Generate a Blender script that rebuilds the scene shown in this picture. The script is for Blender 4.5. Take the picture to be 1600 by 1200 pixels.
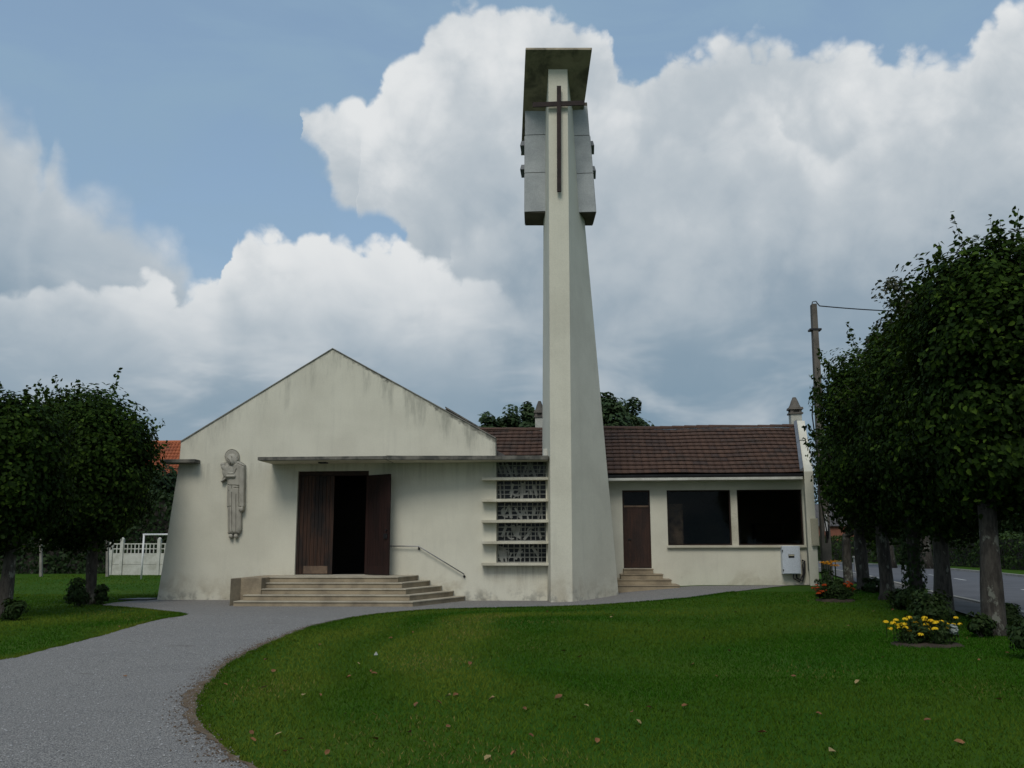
import bpy, bmesh, math, random
import numpy as np
from mathutils import Vector, Matrix, noise as mnoise
from mathutils.geometry import delaunay_2d_cdt

random.seed(7); rng = np.random.default_rng(7)
R = math.radians
for o in list(bpy.data.objects): bpy.data.objects.remove(o)
scene = bpy.context.scene
COL = scene.collection

# ------------------------------------------------------------------ camera
F = 1450.0; PITCH = math.atan(250/1450.0); YAW = R(4.5); ROLL = R(0.15)
CAM = np.array([2.1, -27.0, 1.6])
_h = np.array([-math.sin(YAW), math.cos(YAW), 0]); _r0 = np.array([math.cos(YAW), math.sin(YAW), 0])
_f = _h*math.cos(PITCH)+np.array([0, 0, math.sin(PITCH)]); _u0 = np.array([0, 0, math.cos(PITCH)])-_h*math.sin(PITCH)
_r = math.cos(ROLL)*_r0-math.sin(ROLL)*_u0; _u = math.sin(ROLL)*_r0+math.cos(ROLL)*_u0
def ray(px, py): return _f+(px-800)/F*_r+(600-py)/F*_u
def atY(px, py, Y):                      # survey: a point of the photograph on the upright plane Y
    d = ray(px, py); return Vector(CAM+(Y-CAM[1])/d[1]*d)
def atZ(px, py, Z=0.0):                  # survey: a point of the photograph on the level plane Z
    d = ray(px, py); return Vector(CAM+(Z-CAM[2])/d[2]*d)
cd = bpy.data.cameras.new('camera'); cam = bpy.data.objects.new('camera', cd); COL.objects.link(cam)
cam.matrix_world = Matrix(((_r[0], _u[0], -_f[0], CAM[0]), (_r[1], _u[1], -_f[1], CAM[1]), (_r[2], _u[2], -_f[2], CAM[2]), (0, 0, 0, 1)))
cd.sensor_width = 36; cd.lens = 36*F/1600; cd.clip_start = 0.1; cd.clip_end = 6000
scene.camera = cam
scene.render.resolution_x = 1024; scene.render.resolution_y = 768
scene.view_settings.view_transform = 'Standard'; scene.view_settings.look = 'None'
scene.view_settings.exposure = 0.0; scene.view_settings.gamma = 1.0
scene.cycles.max_bounces = 6; scene.cycles.diffuse_bounces = 3; scene.cycles.glossy_bounces = 3; scene.cycles.transmission_bounces = 6; scene.cycles.transparent_max_bounces = 4

SUN_AZ = R(190); SUN_EL = R(50)          # azimuth clockwise from +Y: over the viewer's left shoulder
SUN_STRENGTH = 1.5; SUN_ANGLE = R(24)

# ------------------------------------------------------------------ node helper
class G:
    def __init__(s, tree): s.t = tree; s.n = tree.nodes; s.l = tree.links
    def put(s, sock, v):
        if v is None: return
        if isinstance(v, bpy.types.NodeSocket): s.l.new(v, sock)
        elif isinstance(v, (tuple, list)) and len(v) == 3 and sock.type == 'RGBA': sock.default_value = (*v, 1)
        else: sock.default_value = v
    def m(s, op, a, b=None, c=None, clamp=False):
        n = s.n.new('ShaderNodeMath'); n.operation = op; n.use_clamp = clamp
        s.put(n.inputs[0], a); s.put(n.inputs[1], b); s.put(n.inputs[2], c); return n.outputs[0]
    def vm(s, op, a, b=None, scale=None):
        n = s.n.new('ShaderNodeVectorMath'); n.operation = op
        s.put(n.inputs[0], a); s.put(n.inputs[1], b)
        if scale is not None: s.put(n.inputs['Scale'], scale)
        return n.outputs['Value'] if op in ('LENGTH', 'DISTANCE', 'DOT_PRODUCT') else n.outputs[0]
    def mix(s, f, a, b, blend='MIX'):
        n = s.n.new('ShaderNodeMix'); n.data_type = 'RGBA'; n.blend_type = blend
        s.put(n.inputs[0], f); s.put(n.inputs[6], a); s.put(n.inputs[7], b); return n.outputs[2]
    def mr(s, v, a, b, c=0.0, d=1.0, smooth=True):
        n = s.n.new('ShaderNodeMapRange'); n.interpolation_type = 'SMOOTHSTEP' if smooth else 'LINEAR'
        for i, x in enumerate((v, a, b, c, d)): s.put(n.inputs[i], x)
        return n.outputs[0]
    def noise(s, vec, scale, detail=4, rough=0.55, dist=0.0, col=False):
        n = s.n.new('ShaderNodeTexNoise'); s.put(n.inputs['Vector'], vec)
        s.put(n.inputs['Scale'], scale); s.put(n.inputs['Detail'], detail); s.put(n.inputs['Roughness'], rough); s.put(n.inputs['Distortion'], dist)
        return n.outputs['Color'] if col else n.outputs[0]
    def voro(s, vec, scale, feat='F1', out='Distance', detail=0.0):
        n = s.n.new('ShaderNodeTexVoronoi'); n.feature = feat; s.put(n.inputs['Vector'], vec); s.put(n.inputs['Scale'], scale)
        if 'Detail' in n.inputs: n.inputs['Detail'].default_value = detail
        return n.outputs[out]
    def sep(s, v):
        n = s.n.new('ShaderNodeSeparateXYZ'); s.put(n.inputs[0], v); return n.outputs
    def comb(s, x, y, z):
        n = s.n.new('ShaderNodeCombineXYZ'); s.put(n.inputs[0], x); s.put(n.inputs[1], y); s.put(n.inputs[2], z); return n.outputs[0]
    def curve(s, fac, pts):
        n = s.n.new('ShaderNodeFloatCurve'); c = n.mapping.curves[0]; n.mapping.use_clip = False; n.mapping.extend = 'HORIZONTAL'
        c.points[0].location = pts[0]; c.points[1].location = pts[-1]
        for p in pts[1:-1]: c.points.new(*p)
        for p in c.points: p.handle_type = 'VECTOR'
        n.mapping.update(); s.put(n.inputs['Value'], fac); return n.outputs[0]
    def coord(s, which='Object'):
        return s.n.new('ShaderNodeTexCoord').outputs[which]
    def geo_pos(s): return s.n.new('ShaderNodeNewGeometry').outputs['Position']

# ------------------------------------------------------------------ sky
world = bpy.data.worlds.new('World'); scene.world = world; world.use_nodes = True
wt = world.node_tree; wt.nodes.clear(); g = G(wt)
sky = wt.nodes.new('ShaderNodeTexSky'); sky.sky_type = 'NISHITA'; sky.sun_disc = False
sky.sun_elevation = SUN_EL; sky.sun_rotation = SUN_AZ; sky.air_density = 1.2; sky.dust_density = 2.2; sky.ozone_density = 1.2
WS = 0.15
d = g.vm('NORMALIZE', g.coord('Generated')); sx, sy, sz = g.sep(d)
az = g.m('ARCTAN2', sx, sy); el = g.m('ARCSINE', sz)
AZ0, AZ1 = -0.80, 0.62
def azel(px, py):
    v = ray(px, py); v = v/np.linalg.norm(v); return math.atan2(v[0], v[1]), math.asin(v[2])
def sky_curve(azs, pix):                 # heights of a cloud edge along the compass
    pts = []
    for px, py in pix:
        a, e = azel(px, min(py, 1150)); pts.append(((a-AZ0)/(AZ1-AZ0), (e+0.4)/1.2))
    pts.sort()
    o = g.curve(g.m('DIVIDE', g.m('SUBTRACT', azs, AZ0), AZ1-AZ0, clamp=True), pts)
    return g.m('SUBTRACT', g.m('MULTIPLY', o, 1.2), 0.4)
n1 = g.noise(d, 9.0, 5, 0.58, 0.3, col=True); n1x, n1y, n1z = g.sep(n1)
n2 = g.noise(d, 34.0, 4, 0.6, 0.2, col=True); n2x, n2y, n2z = g.sep(n2)
bil = g.voro(g.vm('ADD', d, g.vm('SCALE', g.vm('SUBTRACT', n2, (0.5, 0.5, 0.5)), None, 0.018)), 26.0, 'F1', detail=1.6)
bil2 = g.voro(g.vm('ADD', d, g.vm('SCALE', g.vm('SUBTRACT', n1, (0.5, 0.5, 0.5)), None, 0.03)), 11.0, 'F1')
def cen(v, k): return g.m('MULTIPLY', g.m('SUBTRACT', v, 0.5), k)
daz = g.m('ADD', g.m('ADD', az, cen(n1x, 0.035)), cen(n2x, 0.016))
# outside the frame the edges roam with a slow noise so the bank goes on round the compass
roam = cen(g.noise(d, 2.2, 3, 0.5), 0.5)
out = g.mr(g.m('ABSOLUTE', g.m('SUBTRACT', az, (AZ0+AZ1)/2)), 0.66, 1.1)
dell = g.m('ADD', g.m('ADD', g.m('ADD', el, cen(n1y, 0.03)), cen(n2y, 0.014)), g.m('ADD', g.m('MULTIPLY', bil, 0.028), g.m('MULTIPLY', bil2, 0.02)))
dell = g.m('SUBTRACT', g.m('SUBTRACT', dell, 0.022), g.m('MULTIPLY', roam, out))
soft = g.noise(d, 4.5, 5, 0.55, 0.4); mid = g.noise(d, 13.0, 6, 0.6, 0.4)
def scaled(c): return tuple(x/WS for x in c)
BLUE = g.mix(g.mr(g.noise(g.vm('MULTIPLY', d, (1, 1, 2.2)), 5.0, 5, 0.55, 0.8), 0.34, 0.72, 0.55, 0.9), sky.outputs[0], scaled((0.262, 0.392, 0.525)))
WHITE = scaled((0.76, 0.78, 0.79)); PALE = scaled((0.48, 0.535, 0.58)); GREY = scaled((0.265, 0.345, 0.42)); LOW = scaled((0.205, 0.30, 0.385))
def layer(under, top, width, fade, tint=0.0, bottom=None, maxa=1.0, bw=0.022, fade_az=None):
    D = g.m('SUBTRACT', sky_curve(daz, top), dell)
    a = g.m('MULTIPLY', g.mr(D, 0.0, width), maxa)
    if bottom is not None:
        a = g.m('MULTIPLY', a, g.mr(g.m('SUBTRACT', dell, sky_curve(daz, bottom)), -0.005, bw))
    if fade_az:
        a0, a1 = azel(fade_az[0], 450)[0], azel(fade_az[1], 450)[0]
        a = g.m('MULTIPLY', a, g.mr(g.m('ADD', daz, cen(soft, 0.16)), a0, a1, 1.0, 0.0))
    s = g.m('ADD', g.m('DIVIDE', D, fade), tint)
    s = g.m('ADD', s, g.m('ADD', g.m('ADD', cen(soft, 0.9), g.m('MULTIPLY', g.m('SUBTRACT', bil, 0.38), 0.22)), g.m('ADD', cen(mid, 0.55), g.m('MULTIPLY', g.m('SUBTRACT', bil2, 0.45), 0.35))))
    c = g.mix(g.mr(s, 0.05, 0.55), WHITE, PALE); c = g.mix(g.mr(s, 0.45, 1.15), c, GREY)
    return g.mix(a, under, c)
base = BLUE
# left soft cloud
base = layer(base, [(-300, 60), (0, 95), (28, 130), (60, 118), (84, 150), (60, 215), (110, 228), (150, 250), (200, 272), (250, 312), (285, 345), (305, 420), (325, 640), (345, 1100), (1900, 1100)], 0.06, 0.25, 0.22, maxa=0.93)
# the great bank
A = [(-300, 1100), (430, 1100), (440, 330), (452, 165), (470, 138), (560, 132), (580, 142), (596, 100), (640, 48), (680, 2), (720, -18), (860, -5), (905, 6), (945, 36), (962, 70), (1005, 86), (1030, 62), (1080, 42), (1130, 28), (1200, 35), (1290, 50), (1330, 35), (1352, 46), (1400, 62), (1450, 64), (1490, 72), (1520, 60), (1536, 28), (1562, -4), (1600, -30), (1900, -60)]
AB = [(-300, 145), (452, 150), (500, 235), (522, 300), (600, 330), (636, 362), (650, 520), (668, 1100), (1900, 1100)]
base = layer(base, A, 0.014, 0.34, 0.08, AB)
A2 = [(-300, 1100), (520, 1100), (560, 190), (610, 150), (640, 110), (690, 75), (740, 60), (800, 75), (880, 105), (960, 130), (1010, 190), (1045, 160), (1100, 170), (1150, 120), (1205, 125), (1230, 190), (1290, 210), (1350, 150), (1420, 130), (1500, 150), (1600, 120), (1900, 100)]
base = layer(base, A2, 0.026, 0.36, 0.12, AB, 0.85)
A3 = [(-300, 1100), (640, 1100), (700, 330), (760, 300), (850, 290), (960, 300), (1050, 320), (1120, 300), (1180, 300), (1200, 230), (1235, 180), (1270, 260), (1330, 230), (1400, 260), (1480, 180), (1540, 150), (1600, 170), (1900, 200)]
base = layer(base, A3, 0.05, 0.36, 0.36, AB, 0.85)
# the low bank at the left
B = [(-300, 410), (0, 432), (50, 424), (100, 414), (170, 425), (236, 404), (256, 415), (276, 440), (330, 420), (356, 398), (362, 330), (385, 322), (420, 336), (440, 356), (465, 340), (520, 335), (560, 350), (600, 382), (616, 362), (660, 378), (700, 400), (760, 430), (900, 480), (1900, 1100)]
base = layer(base, B, 0.013, 0.40, -0.12, fade_az=(660, 860))
B2 = [(-300, 500), (0, 500), (80, 480), (140, 500), (230, 470), (300, 480), (360, 440), (420, 400), (480, 410), (560, 400), (620, 440), (690, 480), (760, 500), (900, 560), (1900, 1100)]
base = layer(base, B2, 0.025, 0.38, -0.02, maxa=0.7, fade_az=(640, 860))
# grey-blue air and cloud floor low down, with paler breaks
low = g.mr(g.m('ADD', el, g.m('ADD', cen(soft, 0.22), cen(mid, 0.06))), 0.31, 0.13)
lowc = g.mix(g.mr(g.noise(g.vm('MULTIPLY', d, (1, 1, 2.6)), 6.5, 4, 0.55, 0.3), 0.42, 0.72), LOW, PALE)
base = g.mix(g.m('MULTIPLY', low, 0.86), base, lowc)
bg = wt.nodes.new('ShaderNodeBackground'); wt.links.new(base, bg.inputs[0]); bg.inputs[1].default_value = WS
wo = wt.nodes.new('ShaderNodeOutputWorld'); wt.links.new(bg.outputs[0], wo.inputs[0])
world.cycles.sampling_method = 'MANUAL'; world.cycles.sample_map_resolution = 256

sd = bpy.data.lights.new('sun', 'SUN'); sun = bpy.data.objects.new('sun', sd); COL.objects.link(sun)
sd.energy = SUN_STRENGTH; sd.angle = SUN_ANGLE; sd.color = (1.0, 0.95, 0.86)
sv = Vector((math.sin(SUN_AZ)*math.cos(SUN_EL), math.cos(SUN_AZ)*math.cos(SUN_EL), math.sin(SUN_EL)))
sun.rotation_euler = sv.to_track_quat('Z', 'Y').to_euler(); sun.location = (-20, -40, 60)

# ------------------------------------------------------------------ materials
MATS = {}
def mat(name, fn=None, color=(0.5, 0.5, 0.5), rough=0.8, metal=0.0, spec=0.3):
    m = bpy.data.materials.new(name); m.use_nodes = True; g = G(m.node_tree)
    b = m.node_tree.nodes['Principled BSDF']; b.inputs['Roughness'].default_value = rough; b.inputs['Metallic'].default_value = metal
    b.inputs['Specular IOR Level'].default_value = spec
    b.inputs['Base Color'].default_value = (*color, 1)
    if fn: fn(g, b, m)
    MATS[name] = m; return m
def bump(g, b, h, strength=0.3, dist=0.01):
    n = g.n.new('ShaderNodeBump'); n.inputs['Strength'].default_value = strength; n.inputs['Distance'].default_value = dist
    g.put(n.inputs['Height'], h); g.l.new(n.outputs[0], b.inputs['Normal'])
def mottle(c1, c2, scale=3.0, fine=60.0, bs=0.25, bd=0.006, lo=0.35, hi=0.7):
    def fn(g, b, m):
        p = g.geo_pos()
        c = g.mix(g.mr(g.noise(p, scale, 6, 0.6), lo, hi), c1, c2)
        f = g.noise(p, fine, 3, 0.6)
        c = g.mix(0.35, c, g.mix(g.mr(f, 0.3, 0.7), (0.55, 0.55, 0.55), (1.1, 1.1, 1.1)), 'MULTIPLY')
        g.put(b.inputs['Base Color'], c); bump(g, b, f, bs, bd)
    return fn

PK = atY(520, 545, 0); WXA = atY(775.5, 800, 0).x
def stucco(gable=False, c1=(0.655, 0.635, 0.525), c2=(0.585, 0.565, 0.465), foot=True):
    def fn(g, b, m):
        p = g.geo_pos(); x, y, z = g.sep(p)
        c = g.mix(g.mr(g.noise(p, 0.7, 6, 0.6), 0.35, 0.68), c1, c2)
        xy = g.m('ADD', x, g.m('MULTIPLY', y, 0.7))
        st = g.noise(g.comb(g.m('MULTIPLY', xy, 4.5), 0.0, g.m('MULTIPLY', z, 0.35)), 1.0, 6, 0.65)       # rain streaks
        c = g.mix(g.m('MULTIPLY', g.mr(st, 0.50, 0.78), 0.16), c, (0.30, 0.30, 0.26))
        if gable:                                                                                         # algae running down from the coping
            slope = (PK.z-4.66)/4.8
            top = g.m('SUBTRACT', PK.z, g.m('MULTIPLY', g.m('ABSOLUTE', g.m('SUBTRACT', x, PK.x)), slope))
            dd = g.m('SUBTRACT', top, z)
            s2 = g.noise(g.comb(g.m('MULTIPLY', x, 3.0), 1.7, g.m('MULTIPLY', z, 0.5)), 1.0, 7, 0.7)
            k = g.m('MULTIPLY', g.mr(g.m('ADD', dd, g.m('MULTIPLY', s2, -1.9)), 0.05, -1.05), g.mr(s2, 0.40, 0.66))
            c = g.mix(g.m('MULTIPLY', k, 0.45), c, (0.13, 0.135, 0.115))
            d3 = g.m('ADD', g.m('SUBTRACT', 4.0, z), g.m('MULTIPLY', s2, -1.5)); s4 = g.noise(g.comb(g.m('MULTIPLY', x, 6.0), 4.2, g.m('MULTIPLY', z, 0.4)), 1.0, 6, 0.7)
            kd = g.m('MULTIPLY', g.m('MULTIPLY', g.mr(d3, 0.25, -0.7), g.mr(g.m('SUBTRACT', 4.02, z), 0.0, 0.03)), g.mr(s4, 0.46, 0.66))
            c = g.mix(g.m('MULTIPLY', kd, 0.3), c, (0.27, 0.25, 0.19))
            wl = g.m('MULTIPLY', g.mr(x, WXA-0.5, WXA-0.1), g.m('MULTIPLY', g.mr(g.m('SUBTRACT', z, 1.0), -0.75, 0.0), g.mr(z, 1.06, 1.03)))
            c = g.mix(g.m('MULTIPLY', g.m('MULTIPLY', wl, g.mr(s4, 0.42, 0.62)), 0.45), c, (0.30, 0.265, 0.20))
            k3 = g.m('MULTIPLY', g.mr(g.m('ADD', dd, cen2(g, g.noise(p, 9, 4, 0.6), 0.35)), 0.10, 0.0), g.mr(g.noise(p, 1.6, 3, 0.6), 0.38, 0.6))
            c = g.mix(g.m('MULTIPLY', k3, 0.8), c, (0.10, 0.10, 0.085))
        if foot:                                                                                          # splash stains and patched render low down
            pn = g.noise(p, 1.15, 5, 0.62, 0.4)
            k = g.m('MULTIPLY', g.mr(g.m('ADD', z, cen2(g, g.noise(p, 2.3, 4, 0.6), 1.3)), 1.15, 0.1), g.mr(pn, 0.46, 0.66))
            c = g.mix(g.m('MULTIPLY', k, 0.55), c, (0.36, 0.31, 0.215))
            k2 = g.m('MULTIPLY', g.mr(g.m('ADD', z, cen2(g, g.noise(p, 5.0, 4, 0.65), 0.5)), 0.45, 0.0), g.mr(g.noise(p, 2.8, 5, 0.65), 0.46, 0.62))
            c = g.mix(g.m('MULTIPLY', k2, 0.6), c, (0.17, 0.17, 0.15))
        f = g.noise(p, 38, 4, 0.65)
        c = g.mix(0.22, c, g.mix(g.mr(f, 0.3, 0.7), (0.6, 0.6, 0.6), (1.1, 1.1, 1.1)), 'MULTIPLY')
        g.put(b.inputs['Base Color'], c)
        bump(g, b, g.m('ADD', f, g.m('MULTIPLY', g.noise(p, 3.0, 3), 2.0)), 0.28, 0.010)
    return fn
def cen2(g, v, k): return g.m('MULTIPLY', g.m('SUBTRACT', v, 0.5), k)
mat('stucco_gable', stucco(True), rough=0.92)
mat('stucco', stucco(False), rough=0.92)
mat('stucco_clean', stucco(False, (0.64, 0.62, 0.51), (0.58, 0.56, 0.46), False), rough=0.92)
def slabfn(g, b, m):
    p = g.geo_pos(); n = g.noise(p, 2.5, 7, 0.68); x, y, z = g.sep(p)
    c = g.mix(g.mr(n, 0.42, 0.62), (0.17, 0.16, 0.135), (0.07, 0.07, 0.062))
    s = g.noise(g.comb(g.m('MULTIPLY', x, 5), 0.0, g.m('MULTIPLY', z, 0.6)), 1.0, 5, 0.7)
    c = g.mix(g.m('MULTIPLY', g.mr(s, 0.60, 0.68), 0.5), c, (0.36, 0.35, 0.31))
    g.put(b.inputs['Base Color'], c); bump(g, b, g.noise(p, 30, 5, 0.7), 0.5, 0.012)
mat('weathered_slab', slabfn, rough=0.95)
def soffitfn(g, b, m):
    p = g.geo_pos(); n = g.noise(p, 1.3, 7, 0.62, 0.5)
    c = g.mix(g.mr(n, 0.40, 0.66), (0.33, 0.285, 0.20), (0.13, 0.115, 0.085))
    n = g.n.new('ShaderNodeNewGeometry').outputs['Normal']
    g.put(b.inputs['Base Color'], c); bump(g, b, g.noise(p, 20, 5, 0.7), 0.3, 0.012)
mat('tower_slab', soffitfn, rough=0.95)
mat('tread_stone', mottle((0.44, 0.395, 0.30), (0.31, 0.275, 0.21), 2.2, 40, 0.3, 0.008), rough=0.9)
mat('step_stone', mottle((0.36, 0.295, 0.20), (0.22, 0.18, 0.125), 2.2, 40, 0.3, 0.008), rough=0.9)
mat('relief_stone', mottle((0.40, 0.38, 0.32), (0.30, 0.285, 0.24), 3.0, 70, 0.35, 0.004), rough=0.95)
mat('claustra_concrete', mottle((0.34, 0.34, 0.31), (0.20, 0.20, 0.18), 4.0, 60, 0.3, 0.004), rough=0.95)
mat('concrete_white', mottle((0.58, 0.58, 0.52), (0.40, 0.40, 0.34), 1.8, 40, 0.3, 0.006), rough=0.9)
mat('ledge_concrete', mottle((0.60, 0.575, 0.47), (0.47, 0.44, 0.34), 2.5, 40, 0.3, 0.006), rough=0.9)
mat('pole_concrete', mottle((0.15, 0.135, 0.115), (0.095, 0.087, 0.075), 3.0, 50, 0.35, 0.006), rough=0.95)
mat('concrete_grey', mottle((0.27, 0.255, 0.22), (0.17, 0.16, 0.14), 3.0, 50, 0.35, 0.006), rough=0.95)
def woodfn(c1, c2, c3):
    def fn(g, b, m):
        p = g.geo_pos(); x, y, z = g.sep(p)
        oi = g.n.new('ShaderNodeObjectInfo').outputs['Random']
        v = g.comb(g.m('ADD', g.m('MULTIPLY', x, 30), g.m('MULTIPLY', oi, 50)), g.m('MULTIPLY', y, 30), g.m('MULTIPLY', z, 1.1))
        n = g.noise(v, 1.0, 6, 0.65, 0.3)
        c = g.mix(g.mr(n, 0.35, 0.68), c1, c2)
        c = g.mix(g.m('MULTIPLY', g.mr(g.noise(g.vm('MULTIPLY', p, (2.2, 2.2, 0.9)), 1.0, 4, 0.6), 0.45, 0.62), 0.8), c, c3)
        c = g.mix(0.5, c, g.mix(oi, (0.65, 0.65, 0.65), (1.25, 1.2, 1.15)), 'MULTIPLY')
        g.put(b.inputs['Base Color'], c); bump(g, b, n, 0.35, 0.004)
    return fn
mat('door_wood', woodfn((0.050, 0.022, 0.012), (0.017, 0.010, 0.007), (0.008, 0.007, 0.007)), rough=0.65)
mat('door_inside', woodfn((0.026, 0.010, 0.008), (0.018, 0.008, 0.006), (0.013, 0.006, 0.005)), rough=0.6)
mat('kick_plate', mottle((0.17, 0.115, 0.075), (0.09, 0.06, 0.045), 5, 50, 0.2, 0.003), rough=0.6)
mat('door_frame_wood', mottle((0.035, 0.018, 0.013), (0.018, 0.011, 0.009), 4, 50, 0.2, 0.003), rough=0.7)
mat('annex_wood', woodfn((0.050, 0.024, 0.016), (0.028, 0.015, 0.011), (0.02, 0.012, 0.010)), rough=0.6)
mat('dark_metal', mottle((0.03, 0.03, 0.032), (0.015, 0.015, 0.016), 8, 80, 0.1, 0.002), rough=0.5, metal=0.4)
mat('rail_metal', mottle((0.34, 0.34, 0.35), (0.24, 0.24, 0.245), 8, 80, 0.1, 0.002), rough=0.45, metal=0.7)
mat('cross_wood', mottle((0.034, 0.021, 0.019), (0.017, 0.012, 0.011), 5, 60, 0.2, 0.004), rough=0.75)
mat('housing_metal', mottle((0.40, 0.425, 0.43), (0.31, 0.335, 0.345), 1.4, 30, 0.08, 0.003), rough=0.6, metal=0.0)
mat('housing_dark', mottle((0.14, 0.125, 0.10), (0.08, 0.075, 0.06), 2.0, 30, 0.2, 0.004), rough=0.9)
mat('zinc', mottle((0.20, 0.21, 0.225), (0.13, 0.14, 0.15), 3, 30, 0.1, 0.003), rough=0.5, metal=0.3)
mat('gutter_dark', mottle((0.035, 0.037, 0.042), (0.02, 0.02, 0.024), 3, 30, 0.1, 0.003), rough=0.5)
mat('cabinet_paint', mottle((0.55, 0.60, 0.66), (0.50, 0.55, 0.61), 2, 30, 0.05, 0.002), rough=0.45)
mat('beige_plastic', mottle((0.48, 0.45, 0.34), (0.42, 0.39, 0.29), 2, 30, 0.05, 0.002), rough=0.55)
mat('white_paint', mottle((0.75, 0.75, 0.74), (0.66, 0.66, 0.65), 3, 30, 0.05, 0.002), rough=0.5)
def tilefn(c1, c2, c3, moss=(0.05, 0.04, 0.03)):
    def fn(g, b, m):
        p = g.geo_pos(); at = g.n.new('ShaderNodeAttribute'); at.attribute_name = 'tint'
        r, a2, _ = g.sep(at.outputs['Color'])
        c = g.mix(r, c1, c2); c = g.mix(g.m('MULTIPLY', g.mr(a2, 0.72, 1.0), 0.8), c, c3)
        c = g.mix(g.m('MULTIPLY', g.mr(g.noise(p, 1.1, 6, 0.65), 0.48, 0.68), 0.65), c, moss)
        f = g.noise(p, 35, 3, 0.6); g.put(b.inputs['Base Color'], c); bump(g, b, f, 0.25, 0.005)
    return fn
mat('brown_tile', tilefn((0.088, 0.051, 0.036), (0.070, 0.041, 0.030), (0.05, 0.034, 0.029), (0.040, 0.034, 0.029)), rough=0.85)
mat('orange_tile', tilefn((0.40, 0.125, 0.055), (0.32, 0.09, 0.042), (0.24, 0.085, 0.05), (0.22, 0.08, 0.05)), rough=0.85)
mat('slate_roof', mottle((0.10, 0.095, 0.095), (0.06, 0.058, 0.06), 2, 30, 0.3, 0.006), rough=0.85)
mat('brick_red', mottle((0.25, 0.10, 0.065), (0.18, 0.075, 0.05), 3, 30, 0.3, 0.006), rough=0.9)
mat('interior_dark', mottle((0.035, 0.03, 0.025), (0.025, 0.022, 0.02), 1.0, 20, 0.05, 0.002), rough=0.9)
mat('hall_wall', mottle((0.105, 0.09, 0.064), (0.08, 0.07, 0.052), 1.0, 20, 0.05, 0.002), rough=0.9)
def glassfn(g, b, m):
    b.inputs['Base Color'].default_value = (0.55, 0.58, 0.58, 1); b.inputs['Transmission Weight'].default_value = 1.0
    b.inputs['Roughness'].default_value = 0.02; b.inputs['IOR'].default_value = 1.18
    g.put(b.inputs['Base Color'], g.mix(g.noise(g.geo_pos(), 1.2, 3), (0.70, 0.72, 0.70), (0.76, 0.78, 0.76)))
mat('window_glass', glassfn, rough=0.02)
mat('stained_dark', mottle((0.012, 0.013, 0.014), (0.02, 0.02, 0.022), 6, 30, 0.05, 0.002), rough=0.25)
def barkfn(g, b, m):
    p = g.geo_pos(); x, y, z = g.sep(p)
    n = g.noise(g.vm('MULTIPLY', p, (9, 9, 2.5)), 1.6, 6, 0.65)
    c = g.mix(g.mr(n, 0.35, 0.65), (0.026, 0.023, 0.019), (0.060, 0.054, 0.045))
    li = g.noise(g.vm('MULTIPLY', p, (1, 1, 0.6)), 4.5, 5, 0.65)
    c = g.mix(g.m('MULTIPLY', g.mr(li, 0.57, 0.63), 0.6), c, (0.19, 0.20, 0.165))
    g.put(b.inputs['Base Color'], c); bump(g, b, n, 0.8, 0.03)
mat('bark', barkfn, rough=0.95)
def leaffn(c1, c2, c3, trans=0.22, rough=0.5):
    def fn(g, b, m):
        at = g.n.new('ShaderNodeAttribute'); at.attribute_name = 'tint'; r, a2, _ = g.sep(at.outputs['Color'])
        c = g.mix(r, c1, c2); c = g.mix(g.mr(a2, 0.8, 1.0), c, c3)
        g.put(b.inputs['Base Color'], c); b.inputs['Roughness'].default_value = rough; b.inputs['Specular IOR Level'].default_value = 0.06
        tr = g.n.new('ShaderNodeBsdfTranslucent'); g.put(tr.inputs[0], g.mix(0.5, c, (0.12, 0.16, 0.02)))
        mx = g.n.new('ShaderNodeMixShader'); mx.inputs[0].default_value = trans
        g.l.new(b.outputs[0], mx.inputs[1]); g.l.new(tr.outputs[0], mx.inputs[2])
        g.l.new(mx.outputs[0], m.node_tree.nodes['Material Output'].inputs[0])
    return fn
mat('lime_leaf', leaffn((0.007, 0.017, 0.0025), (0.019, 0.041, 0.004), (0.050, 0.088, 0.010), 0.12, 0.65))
mat('dark_leaf', leaffn((0.014, 0.028, 0.011), (0.022, 0.040, 0.014), (0.03, 0.05, 0.018), 0.08))
mat('far_leaf', leaffn((0.032, 0.056, 0.026), (0.046, 0.074, 0.032), (0.062, 0.09, 0.04), 0.12))
mat('plum_leaf', leaffn((0.040, 0.042, 0.026), (0.052, 0.055, 0.032), (0.06, 0.065, 0.036), 0.1))
mat('hedge_leaf', leaffn((0.026, 0.048, 0.014), (0.038, 0.066, 0.018), (0.052, 0.085, 0.024), 0.1))
mat('shrub_leaf', leaffn((0.016, 0.032, 0.009), (0.026, 0.045, 0.013), (0.04, 0.06, 0.02), 0.12))
mat('silver_leaf', leaffn((0.20, 0.24, 0.22), (0.28, 0.32, 0.29), (0.34, 0.37, 0.34), 0.1))
mat('yellow_petal', leaffn((0.72, 0.46, 0.015), (0.80, 0.56, 0.03), (0.75, 0.38, 0.01), 0.2))
mat('orange_petal', leaffn((0.30, 0.03, 0.010), (0.42, 0.075, 0.012), (0.22, 0.02, 0.010), 0.2))
mat('gold_petal', leaffn((0.72, 0.30, 0.015), (0.78, 0.36, 0.02), (0.70, 0.24, 0.01), 0.2))
mat('soil', mottle((0.060, 0.045, 0.032), (0.035, 0.027, 0.020), 5, 40, 0.6, 0.02), rough=1.0)
mat('dry_leaf', mottle((0.22, 0.10, 0.035), (0.12, 0.055, 0.025), 3, 60, 0.2, 0.002), rough=0.8)
mat('pale_leaf', mottle((0.34, 0.26, 0.12), (0.24, 0.17, 0.07), 3, 60, 0.2, 0.002), rough=0.8)
mat('paper', mottle((0.75, 0.75, 0.74), (0.65, 0.65, 0.65), 3, 60, 0.1, 0.002), rough=0.8)
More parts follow.
